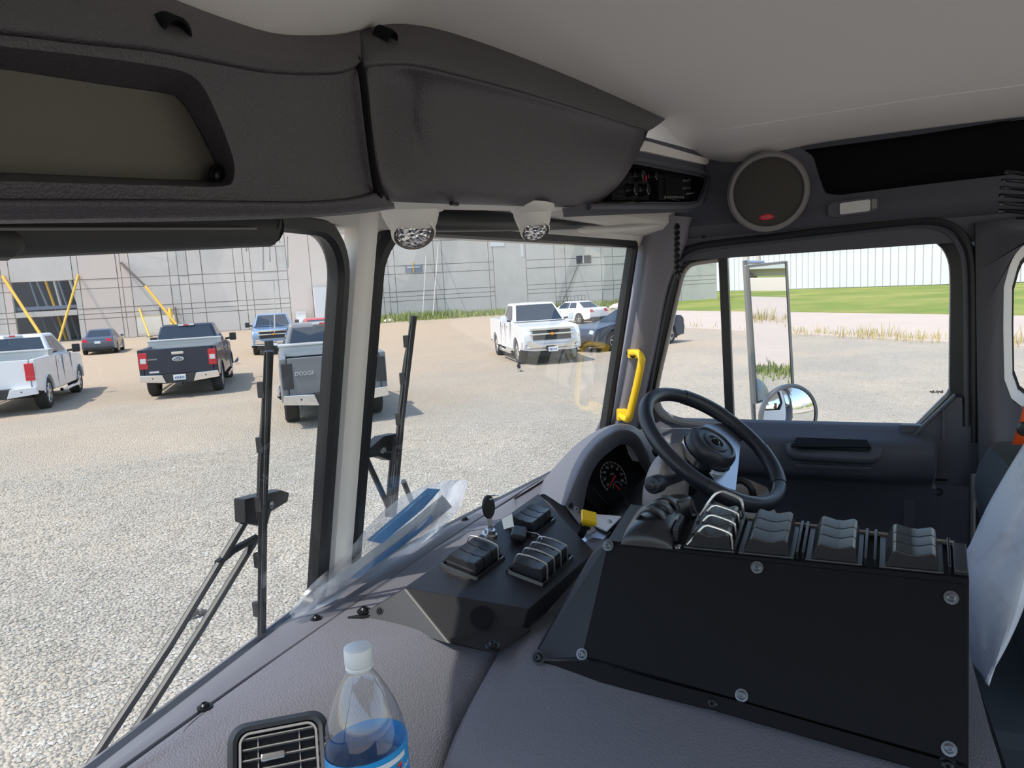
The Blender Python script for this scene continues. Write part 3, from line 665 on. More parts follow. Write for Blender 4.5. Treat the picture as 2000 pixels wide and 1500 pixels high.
for k, px in enumerate((1459, 1481)):
    p = W(px, 548, D=88); p.z = 0; pole = thing('utility_pole', ('left wooden pole standing behind the rectangular door mirror', 'right wooden pole standing behind the rectangular door mirror')[k], 'pole', p)
    MB().tube([p, p + V(0, 0, 11)], [.34, .28], n=10).build('pole_shaft', 'concB', pole); MB().box(p + V(0, 0, 6.2), (.15, 2.2, .15)).build('cross_arm', 'brace_dark', pole)
# seen only in the door mirror: parked trailer and concrete block
def refl_pt(d, side): a = V(2.5 + .04 * d, .2 - .998 * d, 0); return a + V(.998, .04, 0) * side
flat('apron', [(-16, -13.8), (22, -13.8), (18, -34), (-20, -34)], .02, 'concrete_road', 'concrete apron behind the cab')
tp = refl_pt(62, 3); tr = thing('semi_trailer', 'long white box trailer reflected in the rectangular door mirror', 'trailer', tp, rz=math.radians(8), local=True)
MB().slab((-7, -1.3, 1.2), (7, 1.3, 4.1)).build('trailer_box', 'metalwhite', tr, bevel=.05)
for x in (-5.8, -4.6, 5.2):
    for y in (-1.05, 1.05): MB().lathe([(.1, -.14), (.5, -.14), (.52, 0), (.5, .14), (.1, .14)], (x, y, .52), (0, 1, 0), n=20).build('wheel', 'rubber', tr)
MB().slab((-6.6, -.5, .6), (6.8, .5, 1.2)).build('chassis', 'joint', tr)
cb = refl_pt(47, 1.5); MB().prism([V(-3, -.35, 0), V(-3, .35, 0), V(-3, .2, .9), V(-3, -.2, .9)], V(6, 0, 0)).build('concrete_barrier', 'concB', thing('road_barrier', 'pale concrete road barrier before the trailer in the door mirror', 'barrier', cb, rz=math.radians(20), local=True), bevel=.04)
sp = []
for _ in range(2500):
    p = refl_pt(rnd.gauss(13.2, .5), rnd.gauss(0, 3)); sp.append((p.x, p.y, rnd.uniform(.3, 1.2)))
blades('verge_grass', 'green verge grass reflected in the rectangular door mirror', sp, 'weed', .18, .02)
# ================================================================ OUTSIDE: parked vehicles
mat('paint_white', (0.74, 0.75, 0.77), 0.3, coat=0.6)
mat('paint_black', (0.010, 0.016, 0.036), 0.3, coat=0.3)
mat('paint_grey', (0.16, 0.165, 0.175), 0.35, coat=0.5)
mat('paint_blue', (0.30, 0.42, 0.60), 0.25, metal=0.5, coat=0.6)
mat('paint_slate', (0.09, 0.115, 0.16), 0.25, metal=0.4, coat=0.6)
mat('paint_red', (0.55, 0.03, 0.03), 0.3, coat=0.6)
mat('paint_navy', (0.010, 0.018, 0.042), 0.3, coat=0.3)
mat('tyre', (0.022, 0.021, 0.020), 0.8, bump=('noise', 40, .4, .01))
mat('alloy', (0.55, 0.55, 0.56), 0.3, metal=0.9)
mat('autoglass', (0.022, 0.032, 0.045), 0.06, spec=0.8)
mat('taillight', (0.55, 0.015, 0.03), 0.2, coat=0.5)
mat('lamp_clear', (0.70, 0.73, 0.76), 0.12, metal=0.4)
mat('amber', (0.85, 0.35, 0.03), 0.3)
mat('darkplastic', (0.025, 0.025, 0.027), 0.6)
mat('aluminium', (0.62, 0.61, 0.59), 0.45, metal=0.5)
mat('platewhite', (0.72, 0.74, 0.76), 0.5)
mat('plateink', (0.08, 0.12, 0.25), 0.6)
def arc(cy, cz, r, a0, a1, n=9): return [(cy + r * math.cos(math.radians(a0 + (a1 - a0) * i / n)), cz + r * math.sin(math.radians(a0 + (a1 - a0) * i / n))) for i in range(n + 1)]
def wheel(par, x, y, r, w, spokes=6, rimr=.62):
    s = 1 if x > 0 else -1
    mb = MB().lathe([(r * .62, -w / 2 * .9), (r * .66, -w / 2), (r * .92, -w / 2), (r, -w / 2 * .72), (r * 1.0, 0), (r, w / 2 * .72), (r * .92, w / 2), (r * .66, w / 2), (r * .62, w / 2 * .9)], (x, y, r), (1, 0, 0), n=28)
    t = mb.build('tyre', 'tyre', par)
    mb = MB().lathe([(r * .64, s * w * .46), (r * .60, s * w * .44), (r * .57, s * w * .30), (r * .5, s * w * .1), (r * .1, s * w * .08), (0, s * w * .08)], (x, y, r), (1, 0, 0), n=24); rim = mb.build('rim', 'darkplastic', t)
    mb = MB().lathe([(r * .655, s * w * .40), (r * .655, s * w * .475), (r * .57, s * w * .46), (r * .57, s * w * .40)], (x, y, r), (1, 0, 0), n=24)
    for k in range(spokes):
        a = 2 * PI * k / spokes + .3; d = V(0, math.cos(a), math.sin(a)); e = V(0, -math.sin(a), math.cos(a)); c = V(x + s * w * .40, y, r)
        mb.hexa([c + d * r * .08 - e * r * .10, c + d * r * .6 - e * r * .075, c + d * r * .08 + e * r * .10, c + d * r * .6 + e * r * .075] + [p + V(s * w * .06, 0, 0) for p in (c + d * r * .08 - e * r * .09, c + d * r * .6 - e * r * .06, c + d * r * .08 + e * r * .09, c + d * r * .6 + e * r * .06)])
    mb.lathe([(r * .16, s * w * .38), (r * .16, s * w * .48), (0, s * w * .49)], (x, y, r), (1, 0, 0), n=14)
    mb.build('spokes', 'alloy', t)
def inset(q, u0, u1, v0, v1, out=.008, th=.014):
    """thin pane lying on quad q = (bottom-left, bottom-right, top-right, top-left)"""
    q = [Vector(p) for p in q]
    f = lambda u, v: q[0].lerp(q[1], u).lerp(q[3].lerp(q[2], u), v)
    n = (q[1] - q[0]).cross(q[3] - q[0]).normalized()
    P = [f(u0, v0), f(u1, v0), f(u1, v1), f(u0, v1)]
    return P, n
def panel(par, name, m, q, u0, u1, v0, v1, out=.006, bevel=.004, shape=None):
    P, n = inset(q, u0, u1, v0, v1)
    if shape is not None:
        qq = [Vector(p) for p in q]; f = lambda u, v: qq[0].lerp(qq[1], u).lerp(qq[3].lerp(qq[2], u), v); P = [f(u, v) for u, v in shape]
    return MB().prism([p - n * .01 for p in P], n * (out + .01)).build(name, m, par, bevel=bevel, seg=1)
def plate(par, c, n, txt='', w=.31, h=.15, up=(0, 0, 1)):
    R = frame(n, Vector(up).cross(Vector(n))); o = MB().box(c, (w, h, .012), R).build('licence_plate', 'platewhite', par, bevel=.003)
    if txt: 
        for k in range(6): MB().box(Vector(c) + R @ V(-.105 + k * .042, -.005, .006), (.024, .06 + .012 * (k % 2), .004), R).build('plate_character', 'plateink', o, smooth=False)
def pickup(label, x, y, az, paint, look, group='pickup trucks parked on the lot', roofh=1.93, toolbox=False, wr=.405, tailtext=None, handle=False):
    root = thing('pickup_truck', label, 'pickup truck', (x, y, 0), math.radians(az - 90), group=group, local=True)
    hw = .985; fa_, ra_ = 1.84, -1.84; AR = wr + .07
    # cab and front body
    side = [(-.82, .55), (-.82, 1.33), (-.72, 1.36), (1.0, 1.33), (1.25, 1.27), (2.35, 1.22), (2.62, 1.14), (2.72, 1.0), (2.74, .72), (2.68, .50), (2.36, .48)] + arc(fa_, wr, AR, 10, 170) + [(1.30, .42), (-.82, .42)]
    mb = MB().prism([V(-hw, a, b) for a, b in side], V(2 * hw, 0, 0))
    for v in mb.v:
        if v.z > 1.0: v.x *= 1 - .10 * (v.z - 1.0)
        if v.y > 2.0: v.x *= 1 - .07 * (v.y - 2.0) ** 1.2
    body = mb.build('body', paint, root, bevel=.045, seg=3)
    # bed: sides, floor, front wall, tailgate
    for s in (-1, 1):
        sd = [(-2.93, .58), (-2.95, 1.36), (-.84, 1.37), (-.84, .45), (-1.32, .44)] + arc(ra_, wr, AR, 10, 170) + [(-2.36, .50)]
        mb = MB().prism([V(s * (hw - .12), a, b) for a, b in sd], V(s * .125, 0, 0)); mb.build('bed_side', paint, root, bevel=.03, seg=2)
        mb = MB().tube([V(s * (hw + .004), a, b) for a, b in arc(ra_, wr, AR + .012, 6, 174, 14)], .022, n=6); mb.build('arch_lip', paint, root)
        MB().tube([V(s * (hw * 1.0), a, b) for a, b in arc(fa_, wr, AR + .012, 6, 174, 14)], .022, n=6).build('arch_lip', paint, root)
    MB().slab((-hw + .1, -2.9, .62), (hw - .1, -.84, .70)).build('bed_floor', 'darkplastic', root)
    MB().slab((-hw + .1, -.90, .62), (hw - .1, -.84, 1.33)).build('bed_front', paint, root)
    MB().slab((-.62, -2.8, .42), (.62, 2.5, .62)).build('underbody', 'darkplastic', root)
    for sy in (fa_, ra_): MB().slab((-.8, sy - .1, .32), (.8, sy + .1, .5)).build('axle', 'darkplastic', root)
    for s in (-1, 1):
        MB().slab((s * .62, fa_ - .5, .35), (s * .66, fa_ + .5, 1.0)).build('wheel_well', 'darkplastic', root)
        MB().slab((s * .62, ra_ - .5, .35), (s * .66, ra_ + .5, 1.0)).build('wheel_well', 'darkplastic', root)
    tg = [V(-hw + .13, -2.96, .66), V(hw - .13, -2.96, .66), V(hw - .13, -2.97, 1.36), V(-hw + .13, -2.97, 1.36)]
    gate = MB().prism(tg, V(0, .09, 0)).build('tailgate', paint, root, bevel=.02)
    if handle: MB().slab((-.15, -2.99, 1.19), (.15, -2.96, 1.26)).build('tailgate_handle', 'chrome' if handle == 'chrome' else paint, gate, bevel=.008)
    # greenhouse
    B0, B1, T0, T1 = -.80, 1.18, -.58, .42; bw, tw_ = .90, .70; zb, zt = 1.32, roofh
    P = dict(bl=V(-bw, B0, zb), br=V(bw, B0, zb), fl=V(-bw, B1, zb), fr=V(bw, B1, zb), tbl=V(-tw_, T0, zt), tbr=V(tw_, T0, zt), tfl=V(-tw_, T1, zt), tfr=V(tw_, T1, zt))
    MB().hexa([P['bl'], P['br'], P['fl'], P['fr'], P['tbl'], P['tbr'], P['tfl'], P['tfr']]).build('cabin', paint, root, bevel=.07, seg=3)
    qr = (P['bl'], P['br'], P['tbr'], P['tbl']); qf = (P['fr'], P['fl'], P['tfl'], P['tfr']); qR = (P['br'], P['fr'], P['tfr'], P['tbr']); qL = (P['fl'], P['bl'], P['tbl'], P['tfl'])
    panel(root, 'rear_window', 'autoglass', qr, .06, .94, .10, .86); panel(root, 'windscreen', 'autoglass', qf, .05, .95, .05, .90)
    panel(root, 'side_window', 'autoglass', qR, 0, 1, 0, 1, shape=[(.10, .10), (.42, .10), (.42, .86), (.12, .86)]); panel(root, 'side_window', 'autoglass', qR, 0, 1, 0, 1, shape=[(.45, .10), (.88, .10), (.86, .5), (.80, .86), (.45, .86)])
    panel(root, 'side_window', 'autoglass', qL, 0, 1, 0, 1, shape=[(.58, .10), (.90, .10), (.88, .86), (.58, .86)]); panel(root, 'side_window', 'autoglass', qL, 0, 1, 0, 1, shape=[(.12, .10), (.55, .10), (.55, .86), (.20, .86), (.14, .5)])
    bl = MB().slab((-.22, T0 - .06, zt - .045), (.22, T0 + .02, zt + .005)).build('roof_lamp', 'lamp_clear', root, bevel=.008); MB().slab((-.07, T0 - .067, zt - .042), (.07, T0 - .05, zt)).build('roof_lamp_lens', 'taillight', bl)
    for s in (-1, 1):
        mr = MB().box((s * 1.17, .88, 1.42), (.20, .12, .24)).build('door_mirror', 'darkplastic' if look != 'white_front' else paint, root, bevel=.03); MB().tube([V(s * .93, .88, 1.36), V(s * 1.1, .88, 1.38)], .035, n=6).build('mirror_arm', 'darkplastic', mr)
        for yy in (-.45, .30): MB().slab((s * (hw - .03), yy - .10, 1.14), (s * (hw + .015), yy + .10, 1.18)).build('door_handle', 'chrome', root, bevel=.006)
        for yy in (-.02, .98, -.78): MB().slab((s * (hw - .02), yy - .003, .55), (s * (hw + .002), yy + .003, 1.30)).build('door_gap', 'ringgrey', root, smooth=False)
        MB().tube([V(s * (hw + .03), -.75, .36), V(s * (hw + .06), -.6, .34), V(s * (hw + .06), 1.1, .34), V(s * (hw + .03), 1.25, .36)], .05, n=8).build('step_bar', 'chrome', root)
        panel(root, 'tail_light', 'taillight', (V(s * .86 - .10, -2.955, .84), V(s * .86 + .10, -2.955, .84), V(s * .86 + .10, -2.965, 1.27), V(s * .86 - .10, -2.965, 1.27)), 0, 1, 0, 1, out=.02, bevel=.01) if look != 'ram' else panel(root, 'tail_light', 'darkplastic', (V(s * .87 - .10, -2.955, .78), V(s * .87 + .10, -2.955, .78), V(s * .87 + .10, -2.965, 1.27), V(s * .87 - .10, -2.965, 1.27)), 0, 1, 0, 1, out=.02, bevel=.01)
        if look in ('ford',): MB().slab((s * .86 - .07, -2.99, .99), (s * .86 + .07, -2.97, 1.12)).build('reverse_lamp', 'lamp_clear', root, bevel=.006)
        # rear bumper end
        pts = [V(s * .42, -3.10, .66), V(s * .97, -3.06, .68), V(s * .99, -3.04, .50), V(s * .34, -3.10, .44)]
        bp = MB().prism(pts, V(0, .14, 0)).build('rear_bumper', 'chrome' if look != 'whitebase' else paint, root, bevel=.015)
        MB().lathe([(.018, 0), (.018, .006), (0, .006)], (s * .66, -3.085, .58), (0, -1, 0), n=10).build('parking_sensor', 'darkplastic', bp)
        for a_ in ((fa_, 's'), (ra_, 's')): wheel(root, s * (hw - .15), a_[0], wr, .28)
    MB().slab((-.44, -3.07, .42), (.44, -2.95, .66)).build('bumper_centre', 'darkplastic', root, bevel=.01)
    plate(root, V(0, -3.085, .57), (0, -1, 0), 'TX 4KD' if look == 'ford' else '')
    MB().slab((-.06, -3.2, .36), (.06, -2.9, .44)).build('tow_hitch', 'darkplastic', root)
    if look == 'ford':
        em = MB(); em.grid([[V(.145 * k * math.cos(a), -2.972 - h, 1.06 + .062 * k * math.sin(a)) for a in [2 * PI * i / 28 for i in range(28)]] for k, h in ((1, 0), (1, .016), (.86, .020), (.02, .021))], cu=True)
        e = em.build('oval_badge', 'lamp_clear', gate); em = MB(); em.grid([[V(.118 * k * math.cos(a), -2.990 - h, 1.06 + .047 * k * math.sin(a)) for a in [2 * PI * i / 28 for i in range(28)]] for k, h in ((1, 0), (1, .006), (.02, .006))], cu=True)
        em.build('badge_field', 'paint_slate', e); text_mb('Ford', .085, frame((0, -1, 0), (1, 0, 0)), V(0, -3.0, 1.06), .001).build('badge_letters', 'lamp_clear', e, smooth=False)
        MB().slab((-.76, -2.985, 1.07), (-.52, -2.965, 1.10)).build('model_badge', 'ringgrey', gate); MB().slab((-.74, -2.985, .72), (-.50, -2.965, .77)).build('trim_badge', 'lamp_clear', gate)
    if tailtext: text_mb(tailtext, .10, frame((0, -1, 0), (1, 0, 0)), V(-.56, -2.975, 1.06), .006).build('tailgate_letters', 'lamp_clear', gate, smooth=False)
    if toolbox:
        tb = MB().slab((-hw + .02, -1.42, 1.28), (hw - .02, -.95, 1.50)).build('tool_box', 'aluminium', root, bevel=.012); MB().slab((-hw, -1.44, 1.49), (hw, -.93, 1.53)).build('tool_box_lid', 'aluminium', tb, bevel=.008)
    # front end
    fg = (V(.62, 2.70, .78), V(-.62, 2.70, .78), V(-.62, 2.66, 1.12), V(.62, 2.66, 1.12))
    gr = panel(root, 'grille', 'darkplastic', fg, 0, 1, 0, 1, out=.05)
    for z0, z1 in ((.95, 1.00), (1.10, 1.17)): MB().slab((-.72, 2.69, z0), (.72, 2.78, z1)).build('grille_bar', 'chrome', gr, bevel=.01)
    MB().slab((-.10, 2.77, .955), (.10, 2.79, .995)).build('bow_badge', 'amber', gr, bevel=.01); MB().slab((-.035, 2.771, .93), (.035, 2.791, 1.02)).build('bow_badge', 'amber', gr, bevel=.01)
    for s in (-1, 1):
        hl = panel(root, 'headlamp', 'lamp_clear', (V(s * .74 + .17, 2.64, .90), V(s * .74 - .17, 2.70, .90), V(s * .74 - .17, 2.66, 1.13), V(s * .74 + .17, 2.58, 1.13)), 0, 1, 0, 1, out=.035)
        panel(hl, 'indicator', 'amber', (V(s * .76 + .14, 2.665, .83), V(s * .76 - .14, 2.71, .83), V(s * .76 - .14, 2.70, .89), V(s * .76 + .14, 2.65, .89)), 0, 1, 0, 1, out=.03)
        MB().lathe([(.05, 0), (.05, .03), (.03, .03), (.0, .02)], (s * .80, 2.80, .60), (0, 1, 0), n=12).build('fog_lamp', 'lamp_clear', root)
    mb = MB().prism([V(-.97, 2.62, .50), V(-.97, 2.62, .74), V(-.7, 2.84, .76), V(-.45, 2.88, .66), V(.45, 2.88, .66), V(.7, 2.84, .76), V(.97, 2.62, .74), V(.97, 2.62, .50), V(.6, 2.86, .46), V(-.6, 2.86, .46)], V(0, -.10, 0)); mb.build('front_bumper', 'chrome', root, bevel=.015)
    MB().slab((-.75, 2.5, .30), (.75, 2.78, .48)).build('air_dam', 'darkplastic', root, bevel=.02)
    plate(root, V(.02, 2.90, .50), (0, 1, 0), '5-412 K' if look == 'white_front' else '')
    return root
def fix(px, py, lx, ly, az):          # root position so that local (lx, ly) stands at the pixel's ground point
    p = W(px, py, Z=0); a = math.radians(az - 90); return p.x - (lx * math.cos(a) - ly * math.sin(a)), p.y - (lx * math.sin(a) + ly * math.cos(a))
x, y = fix(90, 797, .835, -1.84, 45); pickup('white pickup at the far left seen from its right rear corner', x, y, 45, 'paint_white', 'whitebase', toolbox=True)
x, y = fix(305, 772, -.835, -1.84, 42); pickup('dark blue-black pickup with chrome rear bumper and silver tool box', x, y, 42, 'paint_black', 'ford', toolbox=True, handle='chrome')
x, y = fix(572, 822, -.835, -1.84, 43); pickup('dusty grey pickup half hidden by the centre pillar', x, y, 43, 'paint_grey', 'ram', tailtext='DODGE', toolbox=True)
x, y = fix(502, 693, .835, 1.84, 223); pickup('pale blue pickup facing the cab behind the grey one', x, y, 223, 'paint_blue', 'blue_front', roofh=1.90)
x, y = fix(1019, 710, .835, 1.84, 216); pickup('white pickup facing the cab with chrome grille', x, y, 216, 'paint_white', 'white_front', roofh=1.93)

def saloon(label, x, y, az, paint, coupe=False, tail=True, group='cars parked on the lot', h=1.46):
    root = thing('car', label, 'car', (x, y, 0), math.radians(az - 90), group=group, local=True)
    hw = .91; fa_, ra_ = 1.42, -1.42; wr = .33 if not coupe else .36; AR = wr + .05; k = .06 if coupe else 0
    side = [(-2.34, .34), (-2.40, .62), (-2.36, .92 + k), (-2.25, 1.02 + k), (-1.6, 1.03 + k), (.9, .95 + k), (1.5, .90 + k), (2.15, .78 + k), (2.38, .62), (2.42, .42), (2.32, .24), (1.85, .22)] + arc(fa_, wr, AR, 10, 170) + [(.95, .20), (-.95, .20)] + arc(ra_, wr, AR, 10, 170) + [(-1.9, .26)]
    mb = MB().prism([V(-hw, a, b) for a, b in side], V(2 * hw, 0, 0))
    for v in mb.v:
        if v.z > .7: v.x *= 1 - .22 * (v.z - .7)
        if abs(v.y) > 1.8: v.x *= 1 - .16 * (abs(v.y) - 1.8) ** 1.4
    mb.build('body', paint, root, bevel=.06, seg=3)
    B0, B1, T0, T1 = (-1.75, 1.10, -1.0, .15) if not coupe else (-1.95, .80, -1.05, -.05)
    bw, tw_, zb, zt = .80, .58, .96 + k, h
    c = [V(-bw, B0, zb), V(bw, B0, zb), V(-bw, B1, zb - .02), V(bw, B1, zb - .02), V(-tw_, T0, zt - .02), V(tw_, T0, zt - .02), V(-tw_, T1, zt), V(tw_, T1, zt)]
    MB().hexa(c).build('cabin', paint, root, bevel=.10, seg=4)
    qr = (c[0], c[1], c[5], c[4]); qf = (c[3], c[2], c[6], c[7]); qR = (c[1], c[3], c[7], c[5]); qL = (c[2], c[0], c[4], c[6])
    panel(root, 'rear_window', 'autoglass', qr, .08, .92, .12, .88); panel(root, 'windscreen', 'autoglass', qf, .06, .94, .08, .90)
    for q_, a_, b_ in ((qR, [(.22, .12), (.48, .12), (.48, .84), (.10, .84)], [(.51, .12), (.86, .12), (.95, .5), (.92, .84), (.51, .84)]), (qL, [(.52, .12), (.78, .12), (.90, .84), (.52, .84)], [(.14, .12), (.49, .12), (.49, .84), (.08, .84), (.05, .5)])):
        panel(root, 'side_window', 'autoglass', q_, 0, 1, 0, 1, shape=a_); panel(root, 'side_window', 'autoglass', q_, 0, 1, 0, 1, shape=b_)
    for s in (-1, 1):
        MB().box((s * .97, .75, .98 + k), (.18, .12, .13)).build('door_mirror', paint if not coupe else 'darkplastic', root, bevel=.03)
        panel(root, 'tail_light', 'taillight', (V(s * .62 - .17, -2.37, .74 + k), V(s * .62 + .17, -2.34, .74 + k), V(s * .62 + .17, -2.29, .92 + k), V(s * .62 - .17, -2.32, .92 + k)), 0, 1, 0, 1, out=.05, bevel=.012)
        panel(root, 'headlamp', 'lamp_clear', (V(s * .60 + .17, 2.24, .58 + k), V(s * .60 - .17, 2.36, .58 + k), V(s * .60 - .17, 2.26, .70 + k), V(s * .60 + .17, 2.12, .72 + k)), 0, 1, 0, 1, out=.06, bevel=.012)
        for yy in (-.55, .35): MB().slab((s * .86, yy - .08, .82), (s * .925, yy + .08, .85)).build('door_handle', 'chrome', root, bevel=.006)
        for y_ in (fa_, ra_): wheel(root, s * (hw - .10), y_, wr, .22, spokes=5)
        MB().slab((s * .55, -1.9, .18), (s * .58, 1.9, .6)).build('wheel_well', 'darkplastic', root)
    MB().slab((-.6, -2.2, .18), (.6, 2.2, .3)).build('underbody', 'darkplastic', root)
    MB().slab((-.75, -2.42, .30), (.75, -2.3, .42)).build('bumper_insert', 'darkplastic', root, bevel=.02); MB().slab((-.55, 2.3, .34), (.55, 2.44, .52)).build('grille', 'darkplastic', root, bevel=.02)
    plate(root, V(0, -2.425, .72 if not coupe else .5), (0, -1, 0), '')
    return root
x, y = fix(168, 693, -.81, -1.42, 47); saloon('blue-grey saloon car parked far behind the white pickup', x, y, 47, 'paint_slate')
p = W(618, 640, D=37); saloon('red car whose roof shows above the grey pickup', p.x, p.y, 45, 'paint_red', h=1.55)
x, y = fix(1133, 633, -.81, -1.42, 62); saloon('white saloon car parked behind the white pickup', x, y, 62, 'paint_white')
x, y = fix(1196, 690, .81, 1.42, 162) if False else fix(1198, 685, -.81, 1.42, 149); saloon('dark blue coupe parked beside the white pickup, cut by the pillar', x, y, 149, 'paint_navy', coupe=True, h=1.44)
# two dark birds on the gravel
def bird(px, py, az, label, s=1.0):
    p = W(px, py, Z=0); b = thing('bird', label, 'bird', p, math.radians(az), group='birds on the gravel', local=True)
    MB().tube(crom([V(-.16, 0, .10), V(-.08, 0, .13), V(.0, 0, .15), (.07, 0, .19), V(.11, 0, .25), V(.15, 0, .262), V(.19, 0, .255)], 3), [.004 + .055 * max(0, math.sin(min(1, (i + 1) / 15) * PI)) ** .7 * (1 if i < 11 else .6) for i in range(19)], n=8).build('bird_body', 'paint_black', b)
    MB().prism([V(-.14, -.02, .12), V(-.34, -.04, .07), V(-.34, .04, .07), V(-.14, .02, .12)], V(0, 0, .012)).build('tail', 'paint_black', b)
    for s_ in (-.03, .03): MB().tube([V(0, s_, .11), V(.01, s_, .0)], .006, n=5).build('leg', 'darkplastic', b)
bird(1014, 726, 200, 'small dark bird standing on the gravel before the white pickup')
bird(463, 711, 20, 'small dark bird on the dirt right of the dark blue pickup')
# ================================================================ INSIDE: overhead
def G(pts): return [W(a, b, Y=c) for a, b, c in pts]
# --- left overhead panel with recessed insert
ohl = thing('overhead_unit', 'black grained overhead unit at the left with recessed flat insert', 'overhead unit', (.3, .45, 2.5))
YF = lambda px, py: .40 + .035 * max(0, (py - 120)) / 270
def F(pts, dy=0.0): return [W(a, b, Y=YF(a, b) + dy) for a, b in pts]
rowA = [(-260, -260), (0, -130), (150, -66), (300, -12), (420, 34), (520, 64), (600, 62), (655, 50), (684, 40)]
rowB = [(-260, 50), (0, 68), (150, 86), (300, 102), (420, 125), (520, 143), (600, 147), (660, 145), (702, 132)]
rowD = [(-260, 385), (0, 387), (150, 388), (300, 389), (420, 391), (540, 393), (620, 392), (690, 385), (733, 372)]
rowE = [(-260, 417), (0, 417), (150, 417), (300, 417), (420, 416), (540, 413), (620, 410), (690, 405), (748, 398)]
A_ = [W(a, b, Y=.475) for a, b in rowA]; B_ = F(rowB); D_ = F(rowD); E_ = [W(a, b, Y=.462) for a, b in rowE]
up1 = [a.lerp(b, .5) + V(0, -.006, .004) for a, b in zip(A_, B_)]
MB().grid(patch([A_, up1, B_], 3, 3)).build('upper_slope', 'headgrain', ohl, solid=.006, soff=1)
Fz = [p + V(0, .17, .02) for p in E_]
MB().grid(patch([D_, [d.lerp(e, .5) + V(0, -.008, -.003) for d, e in zip(D_, E_)], E_, Fz], 3, 3)).build('lower_lip', 'headgrain', ohl, solid=.006, soff=1)
side = F([(712, 200), (722, 260), (730, 330)])
outl = crom(B_, 3) + side + crom(D_[::-1], 3) + F([(-260, 300), (-260, 150)])
hole = F([(-170, 72), (0, 90), (200, 113), (332, 133), (378, 150), (402, 178), (430, 238), (455, 308), (457, 345), (437, 364), (300, 362), (0, 354), (-170, 352)])
hole = crom(hole, 3, closed=True)
mb = MB(); ring_hole(mb, outl, hole); mb.build('panel_face', 'headgrain', ohl)
ins = F([(-170, 122), (0, 134), (200, 164), (326, 182), (352, 196), (372, 222), (400, 274), (423, 322), (426, 340), (408, 352), (300, 350), (0, 338), (-170, 334)], .034); ins = crom(ins, 3, closed=True)
mb = MB(); ring_hole(mb, hole, ins); mb.build('recess_wall', 'headgrain', ohl)
MB().prism(ins, V(0, .004, 0)).build('insert_plate', 'headinsert', ohl, bevel=.0015)
screw(ohl, W(424, 344, Y=.452), (0, -1, -.2), .0062, h=.005)
MB().slab((-.4, .535, 2.575), (1.30, .575, 2.74)).build('sky_blocker', 'pocketblack', ohl)  # added unseen black slab, blocks sky from showing through the overhead seam
# small moulded eyelet
p = W(345, 70, Y=.408); mb = MB(); mb.lathe([(.0125, .012), (.0125, .0), (.010, -.001), (.009, .006), (0, .006)], p, (0, 1, .5), n=18); mb.build('eyelet', 'pocketblack', ohl)
MB().tube(crom([W(328, 100, Y=.412), W(350, 102, Y=.412), W(371, 84, Y=.413), W(382, 60, Y=.418)], 4), .0026, n=6).build('eyelet_rim', 'dash', ohl)
# seam between the two overhead units
MB().tube(crom(G([(664, 52, .456), (690, 95, .420), (706, 140, .397), (716, 220, .404), (728, 320, .417), (738, 375, .428), (757, 402, .450)]), 5), .0035, n=6).build('seam', 'pocketblack', ohl)

# --- right overhead cabinet
ohr = thing('overhead_cabinet', 'large dark grained overhead cabinet jutting out right of the seam', 'overhead cabinet', (1.0, .45, 2.5))
RA = [(676, 50, .462), (712, 43, .458), (760, 38, .452), (850, 52, .442), (1000, 102, .412), (1150, 162, .382), (1300, 232, .350)]
RB = [(708, 140, .404), (728, 130, .396), (790, 128, .392), (850, 138, .387), (1000, 176, .370), (1150, 220, .352), (1266, 256, .338)]
RB2 = [(712, 180, .408), (735, 172, .402), (798, 168, .412), (850, 174, .402), (1000, 206, .384), (1150, 244, .366), (1256, 280, .352)]
RC = [(720, 260, .417), (740, 258, .412), (800, 262, .430), (850, 266, .418), (1000, 290, .402), (1150, 312, .385), (1226, 338, .376)]
RD = [(734, 352, .430), (752, 352, .424), (802, 360, .438), (900, 368, .430), (1000, 374, .424), (1120, 378, .416), (1196, 374, .408)]
RE = [(750, 394, .452), (768, 394, .448), (812, 396, .450), (900, 399, .450), (1000, 402, .446), (1100, 405, .438), (1160, 403, .430)]
g = [G(r) for r in (RA, RB, RB2, RC, RD, RE)]
up = [a.lerp(b, .5) + V(0, -.003, 0) for a, b in zip(g[0], g[1])]
MB().grid(patch([g[0], up, g[1]], 4, 3)).build('upper_slope', 'headgrain', ohr, solid=.006, soff=1)
MB().grid(patch(g[1:], 4, 4)).build('cabinet_door', 'headgrain', ohr, solid=.006, soff=1)
E2 = [p + V(0, .03, -.004) for p in g[5]]; E3 = [p + V(0, .15, .018) for p in g[5]]
MB().grid(patch([g[5], E2, E3], 4, 3)).build('underside', 'greytrim', ohr)
ends = [r[-1] for r in g]; MB().grid([crom(ends, 4), [p + V(.05, .16, 0) for p in crom(ends, 4)]]).build('end_wall', 'headgrain', ohr)
for x, y in ((887, 398), (1128, 403)):
    MB().box(W(x, y, Y=.444), (.016, .006, .005)).build('latch_slot', 'black', ohr, bevel=.001)
p = W(764, 82, Y=.410); mb = MB(); mb.lathe([(.0115, .016), (.0115, .002), (.010, -.002), (.008, .006), (0, .006)], p, (-.2, 1, .5), n=20); mb.build('eyelet', 'pocketblack', ohr)

